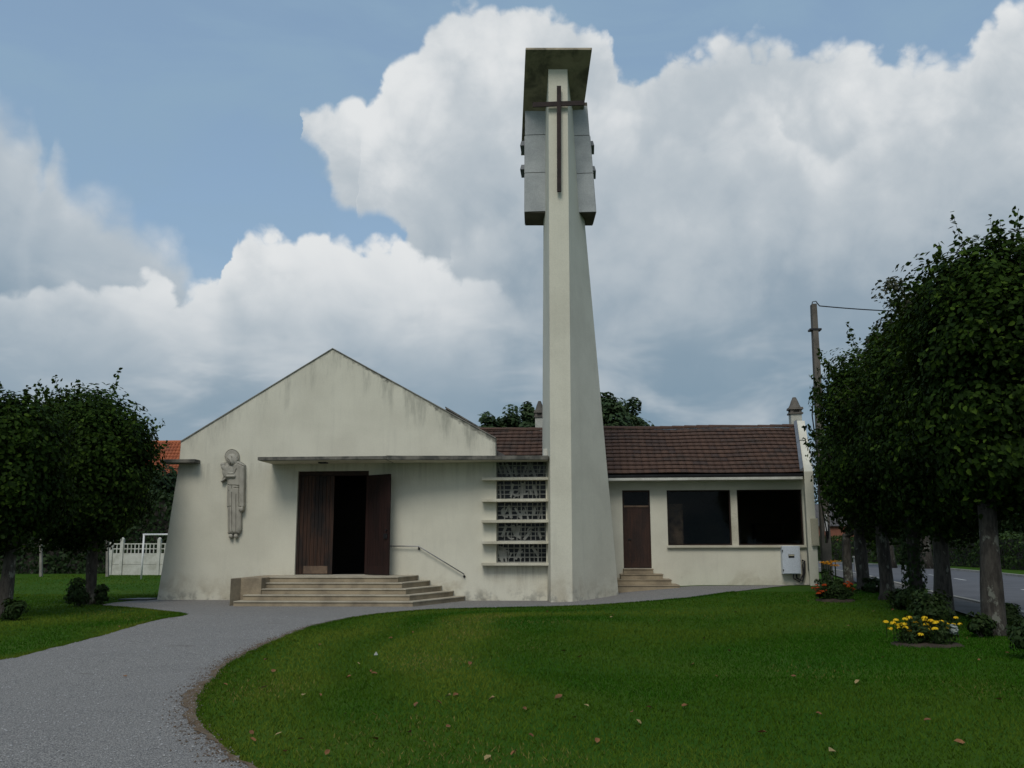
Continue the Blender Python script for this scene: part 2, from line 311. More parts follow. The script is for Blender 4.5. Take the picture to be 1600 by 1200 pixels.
def groundfn(g, b, m):
    p = g.geo_pos(); n = g.noise(p, 0.35, 6, 0.6); f = g.noise(p, 9, 5, 0.7)
    c = g.mix(g.mr(n, 0.35, 0.7), (0.024, 0.074, 0.003), (0.044, 0.088, 0.006))
    c = g.mix(g.m('MULTIPLY', g.mr(f, 0.52, 0.72), 0.5), c, (0.06, 0.075, 0.010))
    g.put(b.inputs['Base Color'], c); bump(g, b, g.noise(p, 40, 4, 0.7), 0.6, 0.03)
mat('lawn_ground', groundfn, rough=1.0, spec=0.1)
mat('grass_blade', leaffn((0.021, 0.082, 0.003), (0.118, 0.160, 0.018), (0.22, 0.185, 0.055), 0.25, 0.9))
def gravelfn(g, b, m):
    p = g.geo_pos()
    v = g.voro(p, 80, out='Color'); vx, vy, vz = g.sep(v); vd = g.voro(p, 80)
    c = g.mix(vx, (0.215, 0.205, 0.188), (0.385, 0.369, 0.34))
    c = g.mix(g.mr(vd, 0.35, 0.75), c, (0.115, 0.11, 0.105))
    c = g.mix(g.m('MULTIPLY', g.mr(g.noise(p, 0.55, 6, 0.6), 0.40, 0.70), 0.35), c, (0.19, 0.18, 0.17))
    c = g.mix(g.m('MULTIPLY', g.mr(g.noise(g.vm('MULTIPLY', p, (0.6, 1.6, 1)), 1.3, 5, 0.6), 0.63, 0.70), 0.5), c, (0.085, 0.068, 0.052))
    g.put(b.inputs['Base Color'], c); bump(g, b, g.m('SUBTRACT', 1.0, vd), 0.9, 0.012)
mat('gravel', gravelfn, rough=0.95)
def dirtfn(g, b, m):
    p = g.geo_pos(); n = g.noise(p, 6, 6, 0.7)
    c = g.mix(g.mr(n, 0.35, 0.65), (0.105, 0.066, 0.034), (0.15, 0.112, 0.07))
    c = g.mix(g.mr(g.noise(p, 22, 4, 0.7), 0.5, 0.7), c, (0.045, 0.032, 0.021))
    g.put(b.inputs['Base Color'], c); bump(g, b, g.noise(p, 30, 4, 0.7), 0.8, 0.02)
mat('dirt_edge', dirtfn, rough=1.0)
mat('asphalt', mottle((0.115, 0.118, 0.128), (0.09, 0.092, 0.10), 0.8, 70, 0.3, 0.005), rough=0.9)
mat('pavement_grey', mottle((0.125, 0.12, 0.115), (0.085, 0.082, 0.078), 0.9, 40, 0.3, 0.006), rough=0.95)
mat('kerb_stone', mottle((0.36, 0.34, 0.30), (0.25, 0.24, 0.21), 2, 40, 0.3, 0.006), rough=0.9)
mat('road_paint', mottle((0.62, 0.62, 0.60), (0.45, 0.45, 0.44), 3, 40, 0.1, 0.002), rough=0.8)

# ------------------------------------------------------------------ mesh helpers
class MB:
    def __init__(s): s.v = []; s.f = []
    def add(s, vs, fs):
        n = len(s.v); s.v += [tuple(v) for v in vs]; s.f += [tuple(i+n for i in f) for f in fs]; return s
    def hexa(s, b, t):                       # b, t: 4 points each, counter-clockwise from above
        return s.add(list(b)+list(t), [(3, 2, 1, 0), (4, 5, 6, 7), (0, 1, 5, 4), (1, 2, 6, 5), (2, 3, 7, 6), (3, 0, 4, 7)])
    def box(s, x0, x1, y0, y1, z0, z1):
        return s.hexa([(x0, y0, z0), (x1, y0, z0), (x1, y1, z0), (x0, y1, z0)], [(x0, y0, z1), (x1, y0, z1), (x1, y1, z1), (x0, y1, z1)])
    def prism(s, poly, z0, z1):              # poly ccw list of (x,y)
        n = len(poly); vs = [(x, y, z0) for x, y in poly]+[(x, y, z1) for x, y in poly]
        fs = [tuple(range(n-1, -1, -1)), tuple(range(n, 2*n))]+[(i, (i+1) % n, n+(i+1) % n, n+i) for i in range(n)]
        return s.add(vs, fs)
    def tube(s, pts, rad, seg=8, cap=True):
        pts = [Vector(p) for p in pts]; rads = rad if isinstance(rad, (list, tuple)) else [rad]*len(pts)
        vs = []; fs = []; up = None
        for i, p in enumerate(pts):
            t = (pts[min(i+1, len(pts)-1)]-pts[max(i-1, 0)]).normalized()
            if up is None: up = t.orthogonal().normalized()
            a = (up-t*up.dot(t)).normalized(); up = a; b = t.cross(a)
            for k in range(seg):
                an = 2*math.pi*k/seg; vs.append(p+(a*math.cos(an)+b*math.sin(an))*rads[i])
        for i in range(len(pts)-1):
            for k in range(seg): fs.append((i*seg+k, i*seg+(k+1) % seg, (i+1)*seg+(k+1) % seg, (i+1)*seg+k))
        if cap: fs.append(tuple(range(seg-1, -1, -1))); fs.append(tuple((len(pts)-1)*seg+k for k in range(seg)))
        return s.add(vs, fs)
    def lathe(s, prof, cx=0, cy=0, seg=16, rough=0.0):
        vs = []; fs = []
        for r, z in prof:
            for k in range(seg):
                a = 2*math.pi*k/seg; rr = r*(1+rough*random.uniform(-1, 1)); vs.append((cx+rr*math.cos(a), cy+rr*math.sin(a), z))
        for i in range(len(prof)-1):
            for k in range(seg): fs.append((i*seg+k, i*seg+(k+1) % seg, (i+1)*seg+(k+1) % seg, (i+1)*seg+k))
        fs.append(tuple(range(seg-1, -1, -1))); fs.append(tuple((len(prof)-1)*seg+k for k in range(seg)))
        return s.add(vs, fs)
    def build(s, name, m, parent=None, bevel=0.0, smooth=False):
        me = bpy.data.meshes.new(name); me.from_pydata(s.v, [], s.f); me.materials.append(MATS[m])
        return link(name, me, parent, bevel, smooth)
def link(name, me, parent=None, bevel=0.0, smooth=False):
    o = bpy.data.objects.new(name, me); COL.objects.link(o)
    if parent is not None:
        o.parent = parent; o.matrix_parent_inverse = Matrix.Translation(parent.location).inverted()
    if bevel:
        b = o.modifiers.new('bevel', 'BEVEL'); b.width = bevel; b.segments = 2; b.limit_method = 'ANGLE'; b.angle_limit = R(40)
    if smooth:
        me.polygons.foreach_set('use_smooth', [True]*len(me.polygons))
    return o
def tag(o, label=None, cat=None, group=None, kind=None):
    if label: o['label'] = label
    if cat: o['category'] = cat
    if group: o['group'] = group
    if kind: o['kind'] = kind
    return o
def thing(name, loc, label, cat, group=None):
    o = bpy.data.objects.new(name, None); COL.objects.link(o); o.location = loc; o.empty_display_size = 0.2
    return tag(o, label, cat, group)
def holed_wall(outline, holes, y0, y1):      # upright wall in XZ with rectangular holes, thickness y0..y1 (y0 is the front)
    pts = [Vector(p) for p in outline]; edges = [(i, (i+1) % len(pts)) for i in range(len(pts))]
    for (a, b, c, e) in holes:
        n = len(pts); pts += [Vector((a, c)), Vector((b, c)), Vector((b, e)), Vector((a, e))]; edges += [(n+i, n+(i+1) % 4) for i in range(4)]
    vs, es, fs, *_ = delaunay_2d_cdt(pts, edges, [], 1, 1e-5)
    keep = []
    for f in fs:
        c = sum((vs[i] for i in f), Vector((0, 0)))/len(f)
        if not any(a < c.x < b and q < c.y < e for (a, b, q, e) in holes): keep.append(tuple(f))
    mb = MB(); n = len(vs)
    V = [(v.x, y0, v.y) for v in vs]+[(v.x, y1, v.y) for v in vs]; FF = []
    cnt = {}
    for f in keep:
        a = (vs[f[1]]-vs[f[0]]).cross(vs[f[2]]-vs[f[0]])
        f = f if a > 0 else f[::-1]
        FF.append(f); FF.append(tuple(i+n for i in f[::-1]))
        for i in range(len(f)):
            e = (f[i], f[(i+1) % len(f)]); cnt[e] = cnt.get(e, 0)+1
    for (a, b) in cnt:
        if (b, a) not in cnt: FF.append((b, a, a+n, b+n))
    return mb.add(V, FF)
def np_mesh(name, verts, faces_flat, loop_counts, m, tint=None):
    me = bpy.data.meshes.new(name); nv = len(verts); nf = len(loop_counts)
    me.vertices.add(nv); me.vertices.foreach_set('co', np.ascontiguousarray(verts, dtype=np.float32).ravel())
    me.loops.add(len(faces_flat)); me.loops.foreach_set('vertex_index', np.ascontiguousarray(faces_flat, dtype=np.int32))
    me.polygons.add(nf); st = np.zeros(nf, dtype=np.int32); st[1:] = np.cumsum(loop_counts)[:-1]
    me.polygons.foreach_set('loop_start', st)
    if tint is not None:
        at = me.color_attributes.new('tint', 'FLOAT_COLOR', 'POINT'); c = np.ones((nv, 4), dtype=np.float32); c[:, :2] = tint
        at.data.foreach_set('color', c.ravel())
    me.update(calc_edges=True); me.materials.append(MATS[m]); return me

# ------------------------------------------------------------------ terrain
def sstep(a, b, x):
    t = np.clip((np.asarray(x, dtype=float)-a)/(b-a), 0, 1); return t*t*(3-2*t)
def H(x, y):
    x = np.asarray(x, dtype=float); y = np.asarray(y, dtype=float)
    return 0.30*sstep(1.0, 6.0, x)*(1-sstep(9.5, 13.0, x))*sstep(-9.0, 2.5, y)*(1-sstep(12, 20, y))+0.02*np.sin(x*0.9+1)*np.sin(y*0.7)*(np.hypot(x-2, y+27) > 4)*(1-sstep(-4, -2.5, y))
def ground_at(px, py, it=12):
    z = 0.0
    for _ in range(it):
        p = atZ(px, py, z); z = float(H(p.x, p.y))
    return Vector((p.x, p.y, z))

def grid_axis(spans):
    out = []
    for a, b, st in spans: out += list(np.arange(a, b-1e-6, st))
    out.append(spans[-1][1]); return np.array(out)
gx = grid_axis([(-2500, -300, 440), (-300, -60, 40), (-60, -16, 4), (-16, 20, 0.4), (20, 60, 4), (60, 300, 40), (300, 2500, 440)])
gy = grid_axis([(-600, -60, 90), (-60, -28, 4), (-28, 12, 0.4), (12, 60, 4), (60, 300, 40), (300, 3000, 540)])
X, Y = np.meshgrid(gx, gy); Zg = H(X, Y); nx, ny = len(gx), len(gy)
gv = np.stack([X, Y, Zg], -1).reshape(-1, 3)
ii = (np.arange(ny-1)[:, None]*nx+np.arange(nx-1)[None, :]).ravel()
gf = np.stack([ii, ii+1, ii+1+nx, ii+nx], -1)
me = np_mesh('ground', gv, gf.ravel(), np.full(len(gf), 4), 'lawn_ground'); go = link('ground', me, smooth=True)
tag(go, 'green lawn ground spreading round the church to the horizon', 'ground', kind='structure')

def inpoly(px, py, poly):
    px = np.asarray(px); py = np.asarray(py); c = np.zeros(px.shape, bool); n = len(poly)
    for i in range(n):
        x0, y0 = poly[i]; x1, y1 = poly[(i+1) % n]
        if y0 == y1: continue
        k = ((y0 > py) != (y1 > py)) & (px < (x1-x0)*(py-y0)/(y1-y0)+x0); c ^= k
    return c
def chaikin(p, n=2, closed=False):
    for _ in range(n):
        q = []
        m_ = len(p)
        if not closed: q.append(p[0])
        for i in range(m_ if closed else m_-1):
            a, b = p[i], p[(i+1) % m_]; q += [(a[0]*.75+b[0]*.25, a[1]*.75+b[1]*.25), (a[0]*.25+b[0]*.75, a[1]*.25+b[1]*.75)]
        if not closed: q.append(p[-1])
        p = q
    return p
def jag(p, amp, step):                       # break a smooth outline into a ragged one
    out = []
    for (a, b) in zip(p[:-1], p[1:]):
        L = math.hypot(b[0]-a[0], b[1]-a[1]); n = max(1, int(L/step))
        for i in range(n):
            t = i/n; x = a[0]+(b[0]-a[0])*t; y = a[1]+(b[1]-a[1])*t
            k = mnoise.noise((x*2.2, y*2.2, 0))*amp*1.4+mnoise.noise((x*9, y*9, 3))*amp
            nx_, ny_ = -(b[1]-a[1])/max(L, 1e-6), (b[0]-a[0])/max(L, 1e-6); out.append((x+nx_*k, y+ny_*k))
    out.append(p[-1]); return out
def sheet(poly, dz, step=0.6):
    pts = [Vector(p) for p in poly]; n = len(pts); edges = [(i, (i+1) % n) for i in range(n)]
    xs = [p[0] for p in poly]; ys = [p[1] for p in poly]
    gx_, gy_ = np.meshgrid(np.arange(min(xs)+step/2, max(xs), step), np.arange(min(ys)+step/2, max(ys), step)); gx_ = gx_.ravel(); gy_ = gy_.ravel()
    k = inpoly(gx_, gy_, poly); pts += [Vector((a, b)) for a, b in zip(gx_[k], gy_[k])]
    vs, es, fs, *_ = delaunay_2d_cdt(pts, edges, [], 1, 1e-4)
    V = [(v.x, v.y, float(H(v.x, v.y))+dz) for v in vs]
    FF = []
    for f in fs:
        a = (vs[f[1]]-vs[f[0]]).cross(vs[f[2]]-vs[f[0]]); FF.append(tuple(f) if a > 0 else tuple(f[::-1]))
    return MB().add(V, FF)
def gp(px, py): p = ground_at(px, py); return (p.x, p.y)
# lawn edges read off the photograph
lawn_edge = [(-0.2, -24.0), gp(470, 1240), gp(390, 1197), gp(359, 1181), gp(316, 1137), gp(303, 1117), gp(308, 1095), gp(316, 1078), gp(337, 1053), gp(375, 1026), gp(437, 1000), gp(470, 985), gp(500, 976), gp(560, 963), gp(640, 955), gp(730, 951), gp(870, 948), gp(960, 944), gp(1040, 938), gp(1100, 932), gp(1200, 919), gp(1262, 912)]
lawn_edge = jag(chaikin(lawn_edge, 2), 0.035, 0.10)
left_edge = [gp(0, 1036), gp(62, 1018), gp(125, 1003), gp(187, 986), gp(250, 968), gp(285, 963.5), gp(296, 961.5), gp(288, 959), gp(262, 956), gp(235, 953), gp(200, 950), gp(172, 948)]
left_edge = [(-8.2, -18.5)]+left_edge
left_edge = jag(chaikin(left_edge, 2), 0.03, 0.10)
back_side = [gp(158, 945.5), gp(180, 942), gp(205, 939.5), (-10.9, -0.35), (-10.6, 0.3), (1.0, 0.3), (2.2, 1.6), (2.8, 3.3), (9.4, 3.3), (9.6, 2.2)]
path_poly = lawn_edge+back_side[::-1]+left_edge[::-1]+[(-8.0, -24.5)]
po = sheet(path_poly, 0.012).build('gravel_path', 'gravel')
tag(po, 'grey gravel path curving from the foreground to the church steps', 'path', kind='structure')
# bare soil along the lawn's near edge
ed = [p for p in lawn_edge if p[1] < -3.0 and p[1] > -22]
outl = []
for i, (x, y) in enumerate(ed):
    a = ed[max(i-2, 0)]; b = ed[min(i+2, len(ed)-1)]; L = math.hypot(b[0]-a[0], b[1]-a[1]); nxx, nyy = -(b[1]-a[1])/L, (b[0]-a[0])/L
    w = 0.025+0.11*float(sstep(-6, -15, y))*(0.55+0.9*mnoise.noise((x*0.8, y*0.8, 5)))+0.09*mnoise.noise((x*5, y*5, 2))+0.03*mnoise.noise((x*14, y*14, 7))
    w = max(w, 0.015); w *= min(1, i/6, (len(ed)-1-i)/6)
    outl.append((x+nxx*w, y+nyy*w))
v = []; f = []
for i in range(len(ed)):
    for (x, y) in (ed[i], outl[i]): v.append((x, y, float(H(x, y))+0.019))
    if i: k = 2*i; f.append((k-2, k, k+1, k-1))
so = MB().add(v, f).build('soil_edge', 'dirt_edge'); tag(so, 'bare brown soil strip along the curved edge of the lawn', 'soil', kind='structure')

# ------------------------------------------------------------------ road at the right
near = chaikin([(11.3, -26), (11.4, -12), (11.6, -5.3), (12.5, 0.8), (14.2, 11), (16.2, 24), (17.0, 36), (15.5, 52), (10, 66), (0, 78)], 3)
W = 6.8
def offset(p, w):
    o = []
    for i in range(len(p)):
        a = p[max(i-1, 0)]; b = p[min(i+1, len(p)-1)]; L = math.hypot(b[0]-a[0], b[1]-a[1]); o.append((p[i][0]+(b[1]-a[1])/L*w, p[i][1]-(b[0]-a[0])/L*w))
    return o
def strip(a, b, za, zb=None):
    v = []; f = []
    for i in range(len(a)):
        v += [(*a[i], za+float(H(*a[i]))), (*b[i], (za if zb is None else zb)+float(H(*b[i])))]
        if i: k = 2*i; f.append((k-2, k-1, k+1, k))
    return MB().add(v, f)
def kerb(p, q, z0, z1):
    v = []; f = []
    for i in range(len(p)):
        (x, y), (u, w) = p[i], q[i]; hz = float(H(x, y))
        v += [(x, y, z0+hz), (x, y, z1+hz), (u, w, z1+hz), (u, w, z0+hz)]
        if i:
            k = 4*i; f += [(k-4, k, k+1, k-3), (k-3, k+1, k+2, k-2), (k-2, k+2, k+3, k-1)]
    return MB().add(v, f)
far = offset(near, W)
tag(strip(near, far, 0.02).build('road', 'asphalt'), 'grey asphalt road bending away behind the row of trees', 'road', kind='structure')
tag(kerb(offset(near, -0.16), near, -0.02, 0.10).build('near_kerb', 'kerb_stone'), 'pale kerb between pavement and road', 'kerb', kind='structure')
tag(kerb(far, offset(near, W+0.18), -0.02, 0.12).build('far_kerb', 'kerb_stone'), 'pale kerb along the far side of the road', 'kerb', kind='structure')
tag(strip(offset(near, -1.5), offset(near, -0.16), 0.07).build('pavement', 'pavement_grey'), 'worn grey pavement strip beside the tree trunks', 'pavement', kind='structure')
cl = offset(near, W/2); mb = MB(); acc = 0
def along(p, s):
    for a, b in zip(p[:-1], p[1:]):
        L = math.hypot(b[0]-a[0], b[1]-a[1])
        if s <= L: t = s/L; return (a[0]+(b[0]-a[0])*t, a[1]+(b[1]-a[1])*t), ((b[0]-a[0])/L, (b[1]-a[1])/L)
        s -= L
    return p[-1], (0, 1)
dash_parent = bpy.data.objects['road']
s0 = 10.0
while s0 < 95:
    (x, y), (tx, ty) = along(cl, s0); (x2, y2), _ = along(cl, s0+2.2); n = (ty*0.06, -tx*0.06)
    MB().add([(x-n[0], y-n[1], 0.026+float(H(x, y))), (x+n[0], y+n[1], 0.026+float(H(x, y))), (x2+n[0], y2+n[1], 0.026+float(H(x2, y2))), (x2-n[0], y2-n[1], 0.026+float(H(x2, y2)))], [(0, 1, 2, 3)]).build('centre_dash', 'road_paint', dash_parent)
    s0 += 5.2

# ------------------------------------------------------------------ church
church = thing('church', (-4.6, 0, 0), 'cream rendered church with pitched gable front and open double doors', 'church')
xl = -10.04; xr = atY(774, 685, 0).x; ze = 4.66; zc = 4.02
DX0 = atY(463.5, 800, 0).x; DX1 = atY(575, 800, 0).x; DZ0 = 0.73; DZ1 = atY(500, 736, 0).z
WX0 = atY(775.5, 800, 0).x; WX1 = atY(853, 800, 0).x; WZ0 = atY(810, 880, 0).z; WZ1 = atY(810, 721, 0).z
XR2 = atY(858, 800, 0).x
outline = [(-10.52, -0.3), (XR2, -0.3), (XR2, zc+0.02), (xr, zc+0.02), (xr, ze), (PK.x, PK.z), (xl, ze), (xl-0.02, zc)]
holed_wall(outline, [(DX0, DX1, DZ0, DZ1), (WX0, WX1, WZ0, WZ1)], 0.0, 0.34).build('facade_wall', 'stucco_gable', church)
# thin coping on the gable
th = 0.028
for a, b in (((xl, ze), (PK.x, PK.z)), ((PK.x, PK.z), (xr, ze))):
    n = Vector((-(b[1]-a[1]), b[0]-a[0])).normalized()*th
    MB().hexa([(a[0], -0.03, a[1]), (b[0], -0.03, b[1]), (b[0], 0.37, b[1]), (a[0], 0.37, a[1])],
              [(a[0]+n.x*(0.0 if a[0] == PK.x else 1), -0.03, a[1]+n.y), (b[0]+n.x*(0.0 if b[0] == PK.x else 1), -0.03, b[1]+n.y), (b[0]+n.x*(0.0 if b[0] == PK.x else 1), 0.37, b[1]+n.y), (a[0]+n.x*(0.0 if a[0] == PK.x else 1), 0.37, a[1]+n.y)]).build('coping', 'concrete_grey', church)
# nave behind
NB = 15.0; zr = PK.z-0.45
MB().box(xl+0.25, xl+0.5, 0.345, NB, -0.3, ze-0.42).build('nave_wall', 'stucco_clean', church); MB().box(xr-0.35, xr-0.1, 0.345, NB, -0.3, ze-0.42).build('nave_wall', 'stucco_clean', church)
holed_wall([(xl+0.25, -0.3), (xr-0.1, -0.3), (xr-0.1, ze-0.42), (PK.x, zr-0.05), (xl+0.25, ze-0.42)], [], NB, NB+0.25).build('nave_back_wall', 'stucco_clean', church)
mb = MB()
for (xa, za, xb, zb) in ((xl-0.02, ze-0.5, PK.x, zr), (PK.x, zr, xr+0.25, ze-0.58)):
    mb.hexa([(xa, 0.345, za), (xb, 0.345, zb), (xb, NB+0.4, zb), (xa, NB+0.4, za)], [(xa, 0.345, za+0.12), (xb, 0.345, zb+0.12), (xb, NB+0.4, zb+0.12), (xa, NB+0.4, za+0.12)])
mb.build('nave_roof', 'slate_roof', church)
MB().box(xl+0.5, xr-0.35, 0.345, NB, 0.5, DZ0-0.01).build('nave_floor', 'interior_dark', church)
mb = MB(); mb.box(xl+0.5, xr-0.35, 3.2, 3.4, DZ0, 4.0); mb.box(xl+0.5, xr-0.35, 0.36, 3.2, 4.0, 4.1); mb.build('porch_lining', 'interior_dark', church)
# higher gable at the back of the nave
Yg = 11.0; a = atY(697, 639, Yg); b = atY(760, 675, Yg); e = atY(640, 690, Yg)
holed_wall([(e.x-1.5, 3.0), (b.x+0.7, 3.0), (b.x+0.7, b.z-0.45), (a.x, a.z), (e.x-1.5, e.z)], [], Yg, Yg+0.3).build('rear_gable', 'concrete_grey', church)
mb = MB(); n = 0.07
mb.hexa([(a.x, Yg-0.25, a.z+0.003), (b.x+0.7, Yg-0.25, b.z-0.447), (b.x+0.7, Yg+0.5, b.z-0.447), (a.x, Yg+0.5, a.z+0.003)], [(a.x, Yg-0.25, a.z+n), (b.x+0.7, Yg-0.25, b.z-0.45+n), (b.x+0.7, Yg+0.5, b.z-0.45+n), (a.x, Yg+0.5, a.z+n)]).build('rear_coping', 'weathered_slab', church)
# canopies
cz = atY(425, 725, 0).z
def canopy(name, plan, z0, t, m='weathered_slab'):
    return MB().prism(plan, z0, z0+t).build(name, m, church, bevel=0.008)
cxl = atY(425, 725, 0).x
canopy('entrance_canopy', [(cxl, -0.002), (cxl, -1.24), (atY(603, 716, -1.2).x, -1.2), (atY(603, 716, -1.2).x, -0.002)], cz, 0.095)
c0 = atY(603, 716, -1.2).x+0.003
canopy('window_canopy', [(c0, -0.002), (c0, -1.18), (c0+0.35, -1.05), (XR2+0.02, -0.62), (XR2+0.02, -0.002)], cz-0.004, 0.115)
MB().prism([(cxl+0.04, -0.01), (cxl+0.04, -1.16), (c0-0.05, -1.12), (c0-0.05, -0.01)], cz-0.012, cz-0.001).build('canopy_soffit', 'ledge_concrete', church)
MB().prism([(c0+0.02, -0.01), (c0+0.02, -1.1), (c0+0.35, -0.98), (XR2, -0.57), (XR2, -0.01)], cz-0.015, cz-0.005).build('canopy_soffit', 'ledge_concrete', church)
sl = atY(313, 724, 0).x
canopy('side_canopy', [(-10.06-0.42, 0.25), (-10.06-0.42, -0.40), (sl, -0.40), (sl, -0.002), (-10.066, -0.002), (-10.066, 0.25)], 4.0, 0.10)
MB().box(atY(505, 722, -0.6).x-0.12, atY(505, 722, -0.6).x+0.12, -0.72, -0.48, cz-0.05, cz-0.013).build('porch_light', 'gutter_dark', church, bevel=0.01)
# doors
fr = MB(); fw = 0.07
fr.box(DX0, DX0+fw, 0.10, 0.22, DZ0, DZ1); fr.box(DX1-fw, DX1, 0.10, 0.22, DZ0, DZ1); fr.box(DX0+fw, DX1-fw, 0.10, 0.22, DZ1-0.13, DZ1)
fr.build('door_frame', 'door_frame_wood', church)
LW = (DX1-DX0-2*fw)/2-0.005; LH = DZ1-0.135-DZ0-0.015
def leaf(name, w, h, back):
    hinge = bpy.data.objects.new(name, None)
    mb = MB().box(0, w, 0.0, 0.035, 0, h)
    lf = mb.build(name, 'door_inside' if back else 'door_wood', church); lf.parent = church; return lf
dl = leaf('door_leaf', LW, LH, False); dl.matrix_parent_inverse = Matrix.Translation(church.location).inverted()
dl.location = (DX0+fw+0.003, 0.13, DZ0+0.012); dl['label'] = 'closed left door leaf of worn vertical boards'
def child(mb, name, m, par, bevel=0.0):        # geometry given in the parent's own space
    o = mb.build(name, m, None, bevel); o.parent = par; return o
npl = 9
for i in range(npl):
    w = LW/npl
    child(MB().box(i*w+0.004, (i+1)*w-0.004, -0.018-0.003*random.random(), -0.001, 0.0, LH), 'plank', 'door_wood', dl, 0.003)
child(MB().box(0.16, LW-0.12, -0.027, -0.022, 0.02, 0.24), 'kick_plate', 'kick_plate', dl)
child(MB().box(LW-0.03, LW+0.02, -0.035, -0.022, 0, LH), 'cover_strip', 'door_wood', dl)
dr = leaf('door_leaf', LW, LH, True); dr.matrix_parent_inverse = Matrix.Translation(church.location).inverted()
dr.location = (DX1-fw-0.003, 0.06, DZ0+0.012); dr.rotation_euler = (0, 0, R(-34)); dr['label'] = 'open right door leaf showing its dark red inner face'
for (x0, x1, z0, z1) in ((0, 0.11, 0, LH), (LW-0.11, LW, 0, LH), (0.11, LW-0.11, LH-0.14, LH), (0.11, LW-0.11, 0.0, 0.24)):
    child(MB().box(x0+0.001, x1-0.001, -0.014, -0.001, z0, z1), 'door_rail', 'door_inside', dr, 0.003)
for i in range(7):
    w = (LW-0.22)/7
    child(MB().box(0.11+i*w+0.003, 0.11+(i+1)*w-0.003, -0.007, -0.001, 0.24, LH-0.14), 'plank', 'door_inside', dr)
child(MB().box(LW-0.20, LW-0.05, -0.045, -0.015, 1.02, 1.16), 'lock_case', 'dark_metal', dr, 0.005)
child(MB().tube([(LW-0.09, -0.02, 1.26), (LW-0.09, -0.06, 1.26)], 0.025), 'door_knob', 'dark_metal', dr)
# the pierced concrete window with its five ledges
ledz = [atY(800, y, 0).z for y in (748.5, 782, 814.5, 847.5, 881)]
lx0 = atY(753, 800, -0.15).x; lx1 = atY(857.5, 800, -0.15).x
for i, z in enumerate(ledz):
    MB().box(lx0, lx1-0.005, -0.26, -0.003, z-0.045, z+0.035).build('ledge', 'ledge_concrete', church, bevel=0.006)
    MB().box(WX0+0.002, WX1-0.002, 0.003, 0.32, z-0.04, z+0.03).build('ledge_sill', 'ledge_concrete', church)
tops = [WZ1+0.0]+[z-0.045 for z in ledz[:-1]]
patt = random.Random(21)
for i in range(5):
    z0 = ledz[i]+0.032; z1 = tops[i]-0.002 if i else WZ1-0.002
    wv = WX1-WX0; mb = MB(); yb = 0.14
    def bar(p, q, w):
        p = Vector((p[0], 0, p[1])); q = Vector((q[0], 0, q[1])); t = (q-p).normalized(); n = Vector((-t.z, 0, t.x))*w/2
        yy = yb+patt.uniform(0, 0.02)
        vs = []
        for y in (yy, yy+0.06):
            vs += [(v.x+WX0, y, v.z) for v in (p-n, q-n, q+n, p+n)]
        mb.add(vs, [(0, 1, 2, 3), (7, 6, 5, 4), (0, 4, 5, 1), (1, 5, 6, 2), (2, 6, 7, 3), (3, 7, 4, 0)])
    h = z1-z0
    for k, fz in enumerate((0.03, 0.29, 0.52, 0.78)): bar((0.0, z0+h*fz), (wv, z0+h*fz), patt.uniform(0.018, 0.034))
    x = 0.02
    while x < wv:
        bar((x, z0), (x+patt.uniform(-0.02, 0.02), z1), patt.uniform(0.014, 0.034)); x += patt.uniform(0.09, 0.21)
    for _ in range(9):
        cx = patt.uniform(0.1, wv-0.15); dx = patt.uniform(-0.22, 0.22); za = patt.uniform(0, 0.4); zb = patt.uniform(0.5, 0.98)
        bar((cx, z0+h*za), (min(max(cx+dx, 0.02), wv-0.02), z0+h*zb), patt.uniform(0.03, 0.09))
    for _ in range(2):
        cx = patt.uniform(0.25, wv-0.3); cz_ = z0+h*patt.uniform(0.3, 0.6); rr = patt.uniform(0.10, 0.17); a0 = patt.uniform(0, 3)
        pts = [(cx+rr*math.cos(a0+t*0.5), cz_+rr*math.sin(a0+t*0.5)*0.9) for t in range(7)]
        pts = [(min(max(u, 0.02), wv-0.02), min(max(w_, z0+0.01), z1-0.01)) for u, w_ in pts]
        for a, b in zip(pts[:-1], pts[1:]): 
            if (Vector(a)-Vector(b)).length > 0.01: bar(a, b, 0.045)
    mb.build('pierced_panel', 'claustra_concrete', church)
    MB().box(WX0+0.003, WX1-0.003, 0.215, 0.235, z0, z1).build('window_pane', 'stained_dark', church)

# ------------------------------------------------------------------ front steps
steps = thing('entrance_steps', (-5.4, -1.5, 0), 'five worn sandstone steps before the open church doors', 'steps')
SL = atY(367, 940, -2.6).x
rise = DZ0/5
ends = [652, 670.5, 689, 707.5, 725.5]; bends = [622, 628, 634, 640, 645]
for i in range(5):                            # i=0 the top platform
    z1 = DZ0-0.004-i*rise; z0 = z1-rise if i < 4 else -0.2; dep = 1.5+0.3*i
    xe = atY(ends[i], 850+ (1.6-z1)*53, -0.1).x; xb = atY(bends[i], 850+(1.6-z1)*57, -dep).x
    x0 = SL+0.02+0.045*i if i >= 2 else atY(409, 920, -2.0).x+0.003
    x0 = {0: x0, 1: x0, 2: SL+0.30, 3: SL+0.14, 4: SL}[i]
    p = [(x0, -0.004), (x0, -dep), (xb, -dep), (xe, -0.15), (xe, -0.004)]
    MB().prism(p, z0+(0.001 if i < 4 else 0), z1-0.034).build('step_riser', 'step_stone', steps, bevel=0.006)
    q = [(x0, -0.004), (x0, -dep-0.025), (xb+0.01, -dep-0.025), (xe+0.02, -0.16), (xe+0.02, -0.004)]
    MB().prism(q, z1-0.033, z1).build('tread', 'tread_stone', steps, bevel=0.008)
xa = atY(363, 920, -2.4).x; xb_ = atY(376, 920, -2.15).x; xc = atY(408.5, 920, -2.12).x
